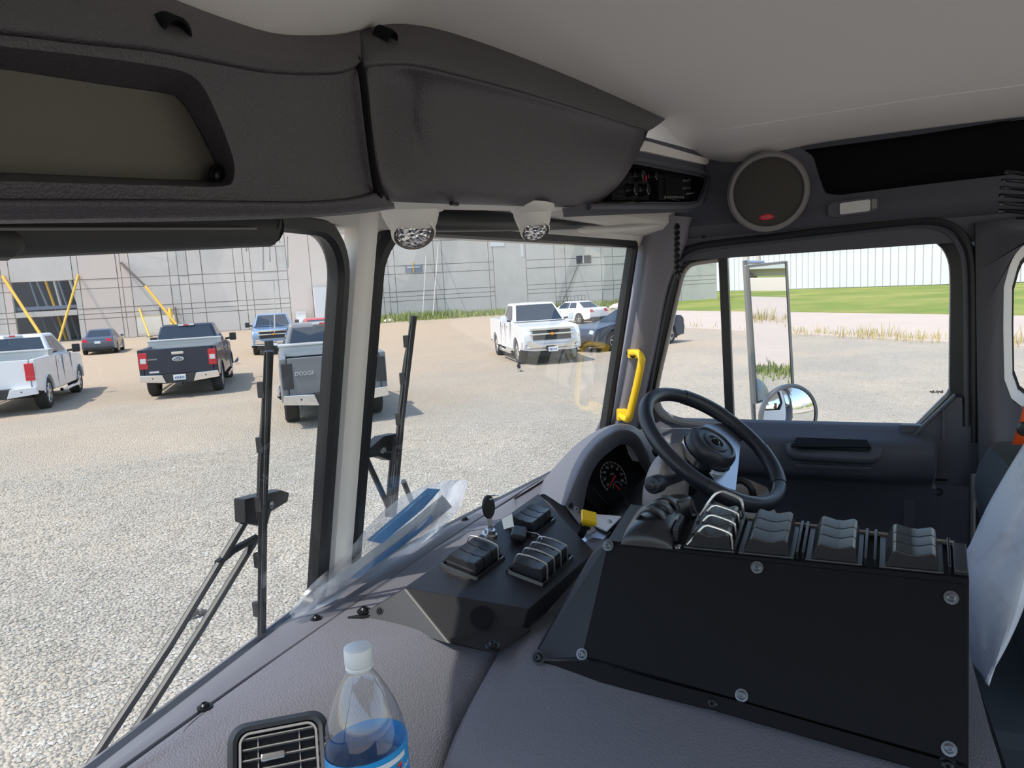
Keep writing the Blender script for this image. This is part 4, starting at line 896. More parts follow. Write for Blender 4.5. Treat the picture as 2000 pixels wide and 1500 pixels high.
# --- radio housing at the right end of the header
hn = V(.07, .5, 0).normalized(); h0 = V(2.0, .33, 2.6)
H = lambda px, py, o=0: Wp(px, py, hn, h0 + hn * o)
rh = thing('radio_housing', 'grey housing with a dark radio bay at the right end of the header', 'radio housing', H(1300, 400))
outer = [H(*p) for p in ((1120, 250), (1262, 268), (1330, 286), (1398, 306), (1396, 330), (1388, 360), (1376, 398), (1340, 414), (1240, 418), (1100, 424), (1090, 330))]
bay = crom([H(*p) for p in ((1150, 305), (1240, 320), (1310, 334), (1366, 345), (1376, 352), (1372, 368), (1364, 386), (1352, 394), (1260, 394), (1150, 396))], 3, closed=True)
mb = MB(); ring_hole(mb, outer, bay); mb.build('housing_face', 'sidegrey', rh)
bb = [p + hn * .09 for p in bay]; mb = MB(); mb.ring(bay, bb); mb.prism(bb, hn * .003); mb.build('bay', 'pocketblack', rh, smooth=False)
MB().tube(crom([H(*p, -.004) for p in ((1120, 296), (1240, 310), (1310, 324), (1368, 336), (1383, 346), (1378, 368), (1368, 392), (1350, 402), (1260, 403), (1150, 404))], 4), .006, n=8).build('bay_rim', 'sidegrey', rh)
MB().prism([H(*p, -.008) for p in ((1180, 262), (1268, 276), (1392, 312), (1380, 322), (1262, 296), (1180, 284))], hn * .01).build('housing_top', 'greytrim', rh, bevel=.002)
def bayunit(name, label, cat, px0, px1, py0, py1):
    r = thing(name, label, cat, H((px0 + px1) / 2, py1, .02)); P = [H(px0, py1, .02), H(px1, py1, .02), H(px1, py0, .02), H(px0, py0, .02)]
    MB().prism(P, hn * .06).build('front_plate', 'gloss', r, bevel=.002); return r
Rh = frame(-hn, V(1, -.14, 0))
r1 = bayunit('climate_control', 'black control unit with round knobs in the left of the radio bay', 'control unit', 1196, 1268, 336, 391)
for (x, y, rr) in ((1240, 344, .012), (1266, 346, .010), (1225, 372, .013), (1250, 372, .013)):
    k = MB().lathe([(rr * 1.15, 0), (rr * 1.1, .004), (rr, .006), (rr * .9, .02), (rr * .7, .022), (0, .022)], H(x, y, .02), -hn, n=20).build('knob', 'gloss', r1); MB().box(H(x, y - 2, -.003), (.002, .009, .002), Rh).build('knob_mark', 'steel', k)
MB().box(H(1262, 348, -.004), (.004, .012, .002), Rh).build('red_pointer', 'red', r1)
r2 = bayunit('radio', 'black two-way radio with a row of pale keys in the radio bay', 'radio', 1287, 1352, 338, 391)
MB().prism([H(1300, 380, .015), H(1334, 380, .015), H(1334, 348, .015), H(1300, 346, .015)], hn * .01).build('screen', 'gloss', r2, bevel=.001)
for k in range(8): MB().box(H(1299 + k * 5, 385, .016), (.0058, .0055, .004), Rh).build('key', 'ringgrey', r2, bevel=.0008)
MB().box(H(1316, 390.5, .015), (.075, .002, .006), Rh).build('key_bezel', 'steel', r2)
for (x, y) in ((1340, 352), (1340, 368), (1348, 378)): MB().lathe([(.006, 0), (.005, .010), (0, .010)], H(x, y, .02), -hn, n=12).build('knob', 'steel', r2)

# --- reading lamps under the cabinet
def lamp(px, py, Yc, s, label):
    c = W(px, py, Y=Yc); r = thing('reading_lamp', label, 'lamp', c, group='reading lamps under the overhead cabinet')
    fl = MB(); n = 28; ex, ey = V(1, .1, 0).normalized(), V(-.1, 1, 0).normalized()
    def el(a, b, z, sh=0): return [c + ex * (a * s * math.cos(2 * PI * i / n) + sh) + ey * b * s * math.sin(2 * PI * i / n) + V(0, 0, z) for i in range(n)]
    fl.grid([el(.070, .040, .020), el(.072, .041, .014), el(.066, .037, .009), el(.040, .034, .004)], cu=True); fl.build('mount_flange', 'greytrim', r)
    MB().grid([el(.044, .036, .008), el(.041, .035, .0), el(.035, .032, -.009, .002), el(.029, .029, -.016, .003), el(.024, .025, -.020, .004)], cu=True).build('lamp_cup', 'greytrim', r)
    ax = V(-.50, -.42, -.76).normalized(); o = c + V(.0, -.002, -.016)
    lz = MB().lathe([(.029 * s, -.010), (.029 * s, .008), (.026 * s, .012)], o, ax, n=24).build('lens_rim', 'greytrim', r); MB().lathe([(.0235 * s, .010), (.020 * s, .014), (.013 * s, .0175), (.006 * s, .019), (0, .0195)], o, ax, n=24).build('lens', 'facet', lz)
lamp(802, 422, .50, 1.0, 'grey swivel reading lamp nearer the centre pillar')
lamp(1040, 424, .455, .86, 'grey swivel reading lamp further right under the cabinet')

# --- sun visors
sv = thing('sun_visor', 'long dark sun visor folded up along the top of the left pane', 'sun visor', W(250, 470, Y=.52))
pa, pb = W(-160, 448, Y=.52), W(505, 443, Y=.545)
path = crom([pa, pa.lerp(pb, .5), pb, W(524, 445, Y=.545), W(533, 448, Y=.545)], 4)
MB().tube(path, [.0165] * (len(path) - 5) + [.016, .015, .012, .008, .003], n=14, flat=1.25, up=(0, 0, 1)).build('visor_blade', 'visor', sv)
MB().tube([W(-160, 446, Y=.496), W(-20, 447, Y=.498), W(500, 446, Y=.523)], .0016, n=5).build('visor_seam', 'ringgrey', sv)
MB().tube([W(-160, 476, Y=.51), W(8, 474, Y=.513), W(22, 470, Y=.515), W(30, 463, Y=.515)], [.012, .012, .010, .004], n=10).build('visor_clip', 'visor', sv)
sv = thing('sun_visor', 'dark sun visor with pale lower edge along the top of the right pane', 'sun visor', W(1100, 440, Y=.5))
MB().tube(crom([W(820, 430, Y=.575), W(1000, 432, Y=.55), W(1100, 432, Y=.53), W(1190, 430, Y=.50), W(1240, 428, Y=.48)], 4), .014, n=12, flat=1.3, up=(0, 0, 1)).build('visor_blade', 'rubber', sv)
MB().tube(crom([W(1130, 449, Y=.50), W(1180, 448, Y=.48), W(1250, 443, Y=.455), W(1300, 438, Y=.435), W(1352, 434, Y=.415)], 4), [.004] + [.010] * 16, n=12, flat=.8, up=(0, 0, 1)).build('visor_edge', 'greytrim', sv)

# --- speaker, courtesy lamp, cords on the right wall
sp_n = V(-1, -.12, -.12).normalized(); sc_ = W(1500, 375, X=1.985)
sp_ = thing('speaker', 'round dark door-rail speaker with grey ring and red oval badge', 'speaker', sc_ - V(0, 0, .1))
MB().lathe([(.098, -.06), (.101, -.01), (.100, .006), (.094, .014), (.087, .014), (.084, .006)], sc_, sp_n, n=48).build('speaker_ring', 'ringgrey', sp_)
MB().lathe([(.086, .002), (.084, .009), (.06, .014), (.03, .016), (0, .0165)], sc_, sp_n, n=40).build('speaker_grille', 'grille', sp_)
Rs = frame(sp_n, V(0, -1, 0)); bc = Wp(1497, 424, sp_n, sc_ + sp_n * .0125)
mb = MB(); mb.grid([[bc + Rs @ V(.0165 * k * math.cos(a), .0068 * k * math.sin(a), h) for a in [2 * PI * i / 24 for i in range(24)]] for k, h in ((1.12, -.002), (1.1, .002), (1, .003), (.02, .0032))], cu=True); bd = mb.build('oval_badge', 'red', sp_)
MB().tube(crom([bc + Rs @ V(-.011 + .0022 * k, .0022 * (-1) ** k * (.6 + .4 * math.sin(k)), .0036) for k in range(11)], 4), .0004, n=5).build('badge_script', 'tan', bd)
cl = thing('courtesy_lamp', 'small rectangular courtesy lamp with frosted lens right of the speaker', 'lamp', W(1667, 404, X=2.02))
def rr_on(px0, px1, py0, py1, X, r, tilt=-.13): return [W(px0 + (px1 - px0) * u, py0 + (py1 - py0) * v + (px0 + (px1 - px0) * u - 1667) * tilt, X=X) for u, v in rrect(0, 1, 0, 1, r, 4)]
MB().prism(rr_on(1617, 1717, 389, 420, 2.012, .25), V(.03, 0, 0)).build('lamp_bezel', 'sidegrey', cl, bevel=.003)
MB().prism(rr_on(1640, 1700, 393, 416, 2.006, .12), V(.02, 0, 0)).build('lamp_lens', 'lensfrost', cl, bevel=.002)
MB().prism(rr_on(1702, 1713, 394, 413, 2.008, .2), V(.02, 0, 0)).build('lamp_switch', 'ringgrey', cl, bevel=.001)
cc = W(1992, 382, X=1.80); path = []
for i in range(200):
    t = i / 199; a = t * 2 * PI * 6; rr = .034 * (.75 + .25 * math.sin(min(1, t * 1.6) * PI * .5)); path.append(cc + V(math.cos(a) * rr * .8, math.sin(a) * rr, .048 - t * .092 + .006 * math.sin(a)))
MB().tube(path, .0036, n=8).build('coiled_cord', 'gloss', None, label='black coiled microphone cord hanging at the right edge', cat='cord')
pc = thing('hanging_cord', 'black braided cord hanging from the header before the door window', 'cord', W(1322, 540, X=1.93))
for ph in (0, PI):
    MB().tube([W(1322 + 3.5 * math.sin(i * .9 + ph), 438 + i * 3.2, X=1.93 + .004 * math.cos(i * .9 + ph)) for i in range(31)], .0042, n=7).build('cord_strand', 'black', pc)
MB().lathe([(.0, -.012), (.006, -.008), (.008, 0), (.005, .008), (0, .01)], W(1326, 538, X=1.93), (0, 0, 1), n=10).build('cord_knot', 'black', pc)
# --- yellow grab handle
gh = thing('grab_handle', 'bright yellow grab handle bolted to the windscreen pillar', 'grab handle', W(1220, 815, X=1.95))
hp = [W(1233, 690, X=1.965), W(1247, 690, X=1.94), W(1253, 700, X=1.925), W(1252, 712, X=1.922), W(1243, 755, X=1.922), W(1232, 800, X=1.922), W(1229, 814, X=1.925), W(1225, 820, X=1.94), W(1212, 812, X=1.965)]
MB().tube(crom(hp, 4), .0105, n=10, flat=.8).build('handle_bar', 'yellow', gh)
for (a, b) in (((1228, 683), (1250, 700)), ((1206, 800), (1226, 822))):
    P = [W(a[0], a[1], X=1.963), W(b[0], a[1], X=1.963), W(b[0], b[1], X=1.963), W(a[0], b[1], X=1.963)]
    ft = MB().prism(P, V(.02, .01, 0)).build('mount_foot', 'yellow', gh, bevel=.003); screw(ft, W(a[0] + 8, (a[1] + b[1]) / 2 + 2, X=1.962), (-1, -.3, 0), .0055, name='bolt')
# ================================================================ INSIDE: dashboard
dash = thing('dashboard', 'grey grained dashboard running under the windscreen', 'dashboard', (.8, .5, 1.6))
XS = [-.40, -.1, .1, .25, .40, .55, .70, .85, .95, 1.1, 1.25, 1.40, 1.55, 1.75, 2.0]
def bow(X): return -.10 * max(0, abs(X - .9) - .25) ** 1.5
strip, top = [], []
for X in XS:
    yw = ws(X, 1.93).y; ys_ = .668 + bow(X) * .55; zz = 1.935
    strip.append([V(X, yw + .06, 1.895), V(X, yw + .012, 1.918), V(X, yw - .012, 1.932), V(X, yw - .03, 1.938), V(X, (yw + ys_) / 2 - .01, 1.940), V(X, ys_ + .003, 1.939), V(X, ys_ + .0015, 1.932)])
    ye = min(.655, max(.505, .642 - .30 * (X - .485))) + (.35 * bow(X) if X > 1 else 0)
    if X > 1.2: ye = .56 if X < 1.3 else .66
    top.append([V(X, ys_ + .001, 1.930), V(X, ys_ - .002, 1.937), V(X, ys_ - .006, 1.939), V(X, ye * .6 + .4 * ys_ - .004, 1.938), V(X, ye - .005, 1.935), V(X, ye - .03, 1.930), V(X, ye - .07, 1.913), V(X, ye - .11, 1.882), V(X, ye - .145, 1.835), V(X, ye - .17, 1.77), V(X, ye - .18, 1.62), V(X, ye - .18, 1.40)])
MB().grid(patch(strip, 2, 2)).build('front_strip', 'dash_smooth', dash)
MB().grid(patch(top, 2, 2)).build('dash_pad', 'dash', dash)
MB().slab((-.40, .40, 1.16), (2.03, .80, 1.39)).build('dash_lower', 'matteblack', dash)
def on_dash(px, py, Z=1.937): return W(px, py, Z=Z)
for (x, y) in ((618, 1209), (400, 1382), (908, 1015)):
    b = screw(dash, on_dash(x, y, 1.9395), (0, 0, 1), .0058, h=.005)
# engine cover block that carries the right-hand controls
rows = []
for Y in (.435, .430, .42, .38, .30, .15, 0, -.14, -.165):
    k = 0 if Y < .425 else .35 if Y < .432 else 1.0
    sag = -.09 * max(0, .40 - Y)
    rows.append([V(1.30, Y, 1.40), V(1.30, Y, 1.905 + sag), V(.92, Y, 1.910 + sag), V(.86, Y, 1.908 + sag - .01 * k), V(.83, Y, 1.902 + sag - .02 * k), V(.79, Y, 1.893 + sag - .03 * k), V(.74, Y, 1.880 + sag - .04 * k), V(.70, Y, 1.866 + sag - .05 * k), V(.672, Y, 1.848 + sag - .05 * k), V(.657, Y, 1.82 + sag), V(.652, Y, 1.76 + sag), V(.65, Y, 1.55), V(.65, Y, 1.2)])
MB().grid(patch(rows, 2, 2)).build('engine_cover', 'dash', dash)
MB().prism(rows[-1], V(0, -.004, 0)).build('engine_cover_end', 'matteblack', dash, smooth=False)
MB().tube(crom([W(402, 1396, Z=1.935), W(370, 1423, Z=1.935), W(352, 1448, Z=1.934), W(342, 1475, Z=1.930), W(338, 1505, Z=1.922)], 4), .0042, n=8).build('pad_gap', 'pocketblack', dash)
# --- air vent in the dash face
vn = V(-.52, -.50, .69).normalized(); vc = W(546, 1484, D=.750); Rv = frame(vn, V(.60, -.80, .05))
vent = thing('air_vent', 'black rectangular air vent with slats in the dash face', 'air vent', vc - V(0, 0, .05))
pv = lambda x, y, z=0.0: vc + Rv @ V(x, y, z)
hw_, hh_ = .0415, .033
MB().prism([pv(x, y, -.004) for x, y in rrect(-hw_ - .009, hw_ + .009, -hh_ - .009, hh_ + .009, .020, 6)], -vn * .06).build('vent_pod', 'panelblack', vent)
oo = [pv(x, y) for x, y in rrect(-hw_ - .010, hw_ + .010, -hh_ - .010, hh_ + .010, .018, 6)]; o2 = [p + vn * .008 for p in [pv(x, y) for x, y in rrect(-hw_ - .004, hw_ + .004, -hh_ - .004, hh_ + .004, .015, 6)]]; o3 = [pv(x, y, .006) for x, y in rrect(-hw_, hw_, -hh_, hh_, .012, 6)]; o4 = [pv(x, y, -.012) for x, y in rrect(-hw_, hw_, -hh_, hh_, .012, 6)]
mb = MB(); mb.ring(oo, o2); mb.ring(o2, o3); mb.ring(o3, o4); mb.prism([p for p in o4], -vn * .001); mb.build('vent_bezel', 'panelblack', vent, ang=60)
MB().sweep([pv(x, y, .004) for x, y in rrect(-hw_ + .003, hw_ - .003, -hh_ + .003, hh_ - .003, .010, 6)], [(-.0012, 0), (-.0012, .003), (.0012, .003), (.0012, 0)], vn).build('slat_frame', 'ringgrey', vent)
for k in range(6):
    y = -hh_ + .006 + k * .0105
    MB().box(pv(0, y, .001), (2 * hw_ - .010, .0014, .008), Rv).build('slat', 'ringgrey', vent, bevel=.0004)
for x in (-.021, .021): MB().box(pv(x, 0, -.003), (.0014, 2 * hh_ - .012, .006), Rv).build('upright_slat', 'ringgrey', vent, bevel=.0004)
MB().box(pv(-.006, .003, .008), (.024, .0075, .008), Rv).build('slider_tab', 'steel', vent, bevel=.002)

# --- black switch box on top of the dash
q0, q1, q2 = W(790, 1148, Z=1.978), W(1052, 963, Z=1.988), W(1162, 1078, Z=1.945)
pn = (q1 - q0).cross(q2 - q0).normalized()
if pn.z < 0: pn = -pn
T = lambda px, py, o=0.0: Wp(px, py, pn, q0) + pn * o
q3 = T(1032, 1190)
f0, f1, f2, f3 = W(700, 1203, Z=1.939), W(878, 1257, Z=1.925), W(1018, 1232, Z=1.918), W(970, 1277, Z=1.914)
sb = thing('switch_box', 'black angled metal switch box standing on the dashboard', 'switch box', f1)
mb = MB(); e0 = f0.lerp(q0, .1) + V(.02, .03, -.02)
mb.add([q0, q1, q2, q3, f1, f2, f0, V(q1.x, q1.y + .012, 1.93), V(q2.x + .01, q2.y, 1.90)], [(0, 1, 2, 3), (0, 3, 5, 4), (0, 4, 6), (3, 2, 8, 5), (1, 7, 8, 2), (0, 6, 7, 1)])
mb.build('box_shell', 'panelblack', sb, bevel=.0025)
MB().prism([f1 + V(0, 0, .004), f2 + V(0, 0, .004), f2 + V(.01, -.01, -.004), f3 + V(.004, -.002, 0), f3, f1.lerp(f3, .1)], V(0, 0, .003)).build('foot_flange', 'panelblack', sb)
MB().prism([f0 + V(-.006, -.012, 0), f0 + V(-.012, .01, 0), q0.lerp(f0, .2) + V(0, .02, -.03), q0.lerp(f0, .25) + V(.01, 0, -.028)], V(0, 0, .003)).build('foot_flange', 'panelblack', sb)
for p, nn_ in ((W(711, 1194, Z=1.944), (0, 0, 1)), (W(962, 1263, Z=1.922), (0, 0, 1))): screw(sb, p, nn_, .007, h=.006)
fn_ = (q3 - q0).cross(f1 - q0).normalized(); fn_ = -fn_ if fn_.y > 0 else fn_
p = Wp(742, 1193, (f1 - q0).cross(f0 - q0), q0); n_ = (f1 - q0).cross(f0 - q0).normalized(); n_ = n_ if n_.x < 0 else -n_; screw(sb, p, n_, .004, m='screwhead', h=.003)
MB().lathe([(.0165, 0), (.0165, .0008), (0, .0009)], Wp(942, 1204, fn_, q0), fn_, n=28).build('blank_plug', 'matteblack', sb)
ud = (T(926, 1056) - T(857, 1104)).normalized(); Rt = frame(pn, ud)
def rocker_mb(o, R, L, w, h):
    """rocker: long axis local y, w along x; dished top"""
    mb = MB(); prof = [(-.5, 0), (-.47, h * .62), (-.40, h * .92), (-.12, h * .80), (0, h * .86), (.12, h * .80), (.40, h * .92), (.47, h * .62), (.5, 0)]
    mb.prism([o + R @ V(-w / 2, a * L, b) for a, b in prof], R @ V(w, 0, 0)); return mb
def bank(px, py, n, name, label, L=.056, pitch=.0265, guards=(), marks=()):
    c = T(px, py); r = thing(name, label, 'switch bank', c, group='rocker switch banks on the dash box'); Wd = n * pitch
    out = [c + Rt @ V(x, y, 0) for x, y in rrect(-Wd / 2 - .008, Wd / 2 + .008, -L / 2 - .008, L / 2 + .008, .006, 4)]
    inn = [c + Rt @ V(x, y, .004) for x, y in rrect(-Wd / 2 - .003, Wd / 2 + .003, -L / 2 - .003, L / 2 + .003, .003, 4)]
    o5 = [c + Rt @ V(x, y, .005) for x, y in rrect(-Wd / 2 - .0065, Wd / 2 + .0065, -L / 2 - .0065, L / 2 + .0065, .005, 4)]
    mb = MB(); mb.ring(out, o5); mb.ring(o5, inn); mb.build('bank_frame', 'switch', r)
    for k in range(n):
        o = c + Rt @ V((k - (n - 1) / 2) * pitch, 0, .001); rk = rocker_mb(o, Rt, L, pitch * .93, .023).build('rocker_switch', 'switch', r, bevel=.0015, seg=2)
        if k in marks: 
            for j in range(3): MB().box(o + Rt @ V(-.005 + j * .005, L * .33, .0185), (.003, .004, .0006), Rt).build('legend', 'whiteprint', rk)
        if k in guards:
            pth = [o + Rt @ V(0, s * L, h) for s, h in ((-.56, .002), (-.50, .022), (-.40, .027), (.0, .029), (.36, .027), (.50, .022), (.56, .002))]
            MB().tube(crom(pth, 3), .0014, n=7).build('wire_guard', 'wire', r)
bank(924, 1097, 3, 'switch_bank', 'left bank of three rocker switches on the dash box', guards=(2,), marks=(2,))
bank(1056, 1103, 4, 'switch_bank', 'near bank of four rocker switches with wire guards on the dash box', L=.054, guards=(0, 1, 2, 3), marks=(0, 1, 2))
bank(1036, 1022, 3, 'switch_bank', 'far bank of three rocker switches behind the ignition key', L=.048)
# ignition key
kb = T(956, 1046); ky = thing('ignition_key', 'black-headed ignition key in its lock with fob and white tag', 'key', kb)
MB().lathe([(.014, 0), (.0135, .004), (.010, .006), (.009, .012), (.004, .012), (0, .010)], kb, pn, n=22).build('lock_barrel', 'steel', ky)
kt = kb + pn * .012; kz = V(.02, .03, 1).normalized(); kx = V(.9, -.4, 0).normalized(); kn = kz.cross(kx)
MB().box(kt + kz * .012, (.010, .002, .024), Matrix((kx, kn, kz)).transposed()).build('key_blade', 'steel', ky)
hd = [kt + kz * .040 + kx * (.013 * math.cos(a)) + kz * (.021 * math.sin(a)) - kn * .003 for a in [2 * PI * i / 20 for i in range(20)]]
MB().prism(hd, kn * .006).build('key_head', 'black', ky, bevel=.002)
MB().tube(crom([kt + kz * .054 + kx * .004 + kx * (.012 * math.cos(a) + .008) + kn * .012 * math.sin(a) for a in [2 * PI * i / 12 for i in range(12)]], 2, closed=True), .0010, n=6, closed=True).build('key_ring', 'steel', ky)
fb = T(1012, 1052, .010); MB().box(fb, (.042, .026, .012), frame(pn, V(.9, .3, 0))).build('key_fob', 'black', ky, bevel=.005, seg=3)
MB().prism([W(980, 1015, D=1.12), W(1000, 1003, D=1.12), W(1004, 1028, D=1.12), W(984, 1034, D=1.12)], V(.0006, .0004, 0)).build('paper_tag', 'paper', ky, smooth=False)
MB().tube(crom([T(1018, 1046, .012), T(1034, 1050, .010), T(1050, 1056, .012), T(1062, 1068, .006)], 4), .0008, n=5).build('key_wire', 'wire', ky)

# --- yellow brake knob on its bracket plates right of the switch box
kc = W(1146, 1020, X=1.18); bk = thing('brake_valve', 'yellow pull knob with bright bracket plates beside the switch box', 'brake knob', kc - V(0, 0, .04))
axk = V(-.25, -.45, .86).normalized()
MB().lathe([(.007, -.035), (.0075, -.012), (.011, -.010), (.011, 0)], kc, axk, n=16).build('knob_stem', 'black', bk)
Rk = frame(axk, V(.8, -.3, 0)); pts = [(.021, 0), (.010, .010), (0, .021), (-.010, .010), (-.021, 0), (-.010, -.010), (0, -.021), (.010, -.010)]
mb = MB(); lo = [kc + Rk @ V(x * .55, y * .55, -.004) for x, y in pts]; mi = [kc + Rk @ V(x, y, .010) for x, y in pts]; hi = [kc + Rk @ V(x * .92, y * .92, .017) for x, y in pts]
mb.grid([lo, mi, hi], cu=True); mb.f.append(tuple(range(16, 24))); mb.f.append(tuple(range(0, 8))[::-1]); mb.build('knob', 'yellow', bk, bevel=.002)
MB().prism([W(1150, 1003, Z=1.925), W(1213, 1008, Z=1.925), W(1185, 1036, Z=1.922), W(1160, 1026, Z=1.922)], V(0, 0, -.003)).build('pale_plate', 'whitepl', bk, smooth=False)
screw(bk, W(1191, 1018, Z=1.926), (0, 0, 1), .003, m='steel', h=.003)
MB().prism([W(1138, 1040, Z=1.915), W(1150, 1030, Z=1.915), W(1192, 1038, Z=1.915), W(1158, 1076, Z=1.900), W(1136, 1058, Z=1.905)], V(0, 0, -.003)).build('bright_bracket', 'brushed', bk, smooth=False)
MB().prism([W(1092, 966, Z=1.955), W(1112, 972, Z=1.95), W(1165, 1035, Z=1.93), W(1148, 1045, Z=1.93)], V(0, 0, -.004)).build('side_plate', 'ringgrey', bk, smooth=False)
for k in range(5): MB().box(W(1107 + k * 9, 981 + k * 6, Z=1.952), (.012, .006, .008), Matrix.Rotation(.6, 3, 'Z')).build('terminal', ('steel', 'black', 'steel', 'black', 'steel')[k], bk, bevel=.001)

# --- instrument binnacle
bn = thing('instrument_cluster', 'grey hooded instrument cluster with speedometer behind the steering wheel', 'instrument cluster', W(1180, 960, X=1.55))
XX = lambda pts: [W(a, b, X=c) for a, b, c in pts]
backA = XX([(1056, 966, 1.46), (1092, 905, 1.53), (1128, 866, 1.60), (1165, 842, 1.68), (1205, 830, 1.76), (1238, 836, 1.84), (1265, 856, 1.90), (1300, 880, 1.95)])
edgeA = XX([(1095, 985, 1.33), (1122, 925, 1.38), (1146, 884, 1.44), (1178, 853, 1.51), (1213, 837, 1.58), (1245, 848, 1.65), (1268, 890, 1.69), (1290, 955, 1.71)])
ed2 = XX([(1112, 990, 1.335), (1134, 930, 1.385), (1156, 891, 1.445), (1185, 862, 1.515), (1214, 847, 1.585), (1240, 858, 1.65), (1261, 900, 1.69), (1281, 962, 1.71)])
innA = XX([(1138, 998, 1.42), (1150, 940, 1.46), (1168, 904, 1.51), (1192, 882, 1.57), (1214, 868, 1.63), (1236, 878, 1.68), (1256, 922, 1.72), (1272, 985, 1.74)])
MB().grid(patch([[p + V(.02, .05, -.05) for p in backA], backA, [a.lerp(b, .5) + V(0, 0, .004) for a, b in zip(backA, edgeA)], edgeA, ed2, innA], 4, 4)).build('hood', 'dash', bn, ang=50)
gn = V(-.42, -.80, .42).normalized(); g0 = W(1205, 935, X=1.625); GP = lambda px, py, o=0.0: Wp(px, py, gn, g0) + gn * o
MB().prism([GP(*p) for p in ((1120, 1005), (1135, 930), (1160, 890), (1200, 858), (1240, 862), (1275, 930), (1295, 1000), (1250, 1040), (1150, 1040))], -gn * .004).build('gauge_face', 'matteblack', bn, smooth=False)
gc = GP(1197, 934, .001); Rg = frame(gn, V(.88, -.46, 0))
gp = lambda r, a, o=.001: gc + Rg @ V(r * math.cos(math.radians(a)), r * math.sin(math.radians(a)), o)
sc2 = .040
MB().tube([gp(sc2, a) for a in range(-35, 222, 6)], .0006, n=5).build('dial_arc', 'whiteprint', bn)
for k in range(15):
    a = 215 - k * 17.5; MB().tube([gp(sc2, a), gp(sc2 * (.86 if k % 2 else .80), a)], .0005, n=4).build('dial_tick', 'whiteprint', bn)
for k in range(8):
    a = 205 - k * 33; text_mb(str(10 * (k + 1)), .0085, Rg, gp(sc2 * .70, a, .0012), .0001).build('dial_number', 'whiteprint', bn, smooth=False)
text_mb('MPH', .006, Rg, gp(.010, 90, .0012), .0001).build('dial_unit', 'whiteprint', bn, smooth=False)
def needle(c, a, L, w):
    d = Rg @ V(math.cos(math.radians(a)), math.sin(math.radians(a)), 0); e = Rg @ V(-math.sin(math.radians(a)), math.cos(math.radians(a)), 0)
    MB().prism([c - d * L * .25 - e * w, c - d * L * .25 + e * w, c + d * L + e * w * .4, c + d * L - e * w * .4], gn * .0015).build('needle', 'redneedle', bn, smooth=False)
needle(gc + gn * .003, 216, .030, .0028)
g2 = GP(1206, 952, .001); MB().tube([g2 + Rg @ V(.014 * math.cos(math.radians(a)), .014 * math.sin(math.radians(a)), .001) for a in range(0, 190, 10)], .0005, n=5).build('small_dial_arc', 'whiteprint', bn); needle(g2 + gn * .002 - Rg @ V(0, .004, 0), 125, .015, .002)
MB().prism([GP(*p, .012) for p in ((1136, 946), (1148, 950), (1200, 1006), (1180, 1016), (1134, 972))], -gn * .01).build('warning_strip', 'gloss', bn, bevel=.002)
MB().prism([GP(*p, .004) for p in ((1222, 868), (1240, 880), (1246, 902), (1236, 900), (1228, 888))], -gn * .004).build('lens_glint', 'lensfrost', bn, smooth=False)
mb = MB(); mb.lathe([(.012, 0), (.012, .006), (.009, .010), (0, .011)], W(1280, 884, X=1.70), V(-.3, -.8, .4), n=16); mb.build('dimmer_switch', 'black', bn)
# ================================================================ INSIDE: steering
sw = thing('steering_wheel', 'black steering wheel with two bright spoke plates and round hub', 'steering wheel', (1.618, .256, 1.95))
cW = V(1.618, .256, 2.025); ps, th = math.radians(-16.3), math.radians(38.4)
wa_ = V(math.cos(ps), math.sin(ps), 0); wb_ = V(-math.sin(ps), math.cos(ps), 0) * math.cos(th) + V(0, 0, 1) * math.sin(th); wn = wa_.cross(wb_).normalized()
RW = .174
MB().tube([cW + (wa_ * math.cos(a) + wb_ * math.sin(a)) * RW for a in [2 * PI * i / 72 for i in range(72)]], .0165, n=14, closed=True, up=wn).build('rim', 'wheelrim', sw)
for a0, a1 in ((-62, -20), (205, 247), (20, 60)):
    MB().tube([cW + (wa_ * math.cos(math.radians(a)) + wb_ * math.sin(math.radians(a))) * RW for a in range(a0, a1 + 1, 3)], .0178, n=14, up=wn).build('rim_grip', 'wheelrim', sw)
WP = lambda px, py, o=0: Wp(px, py, wn, cW + wn * o)
pl = [WP(*p, -.012) for p in ((1336, 862), (1342, 876), (1392, 930), (1400, 948), (1437, 958), (1443, 905), (1447, 862), (1462, 850), (1448, 822), (1420, 826), (1380, 828), (1350, 842))]
MB().prism(pl, wn * -.004).build('spoke_plate', 'brushed', sw, bevel=.0015)
hb = Wp(1384, 880, wn, cW + wn * .004)
MB().lathe([(.058, -.022), (.060, -.012), (.060, -.006)], hb, wn, n=40).build('hub_ring', 'steel', sw)
MB().lathe([(.056, -.014), (.058, .006), (.056, .020), (.050, .028), (.044, .029), (.042, .026), (.030, .026), (.028, .029), (.018, .030), (.016, .026), (0, .026)], hb, wn, n=40).build('hub_cap', 'wheelrim', sw)
MB().lathe([(.009, .026), (.009, .030), (.006, .031), (.005, .027), (0, .027)], hb, wn, n=18).build('horn_button', 'gloss', sw)
col = thing('steering_column', 'tan and grey steering column shroud with a black control stalk', 'steering column', W(1290, 1010, X=1.6))
p0, p1 = hb - wn * .03, hb - wn * .20 + V(-.05, .05, -.02)
MB().tube(crom([p0, p0.lerp(p1, .4), p0.lerp(p1, .8), p1, p1 - wn * .15], 4), [.045] * 5 + [.06] * 5 + [.066] * 7, n=18).build('column_tube', 'wheelrim', col)
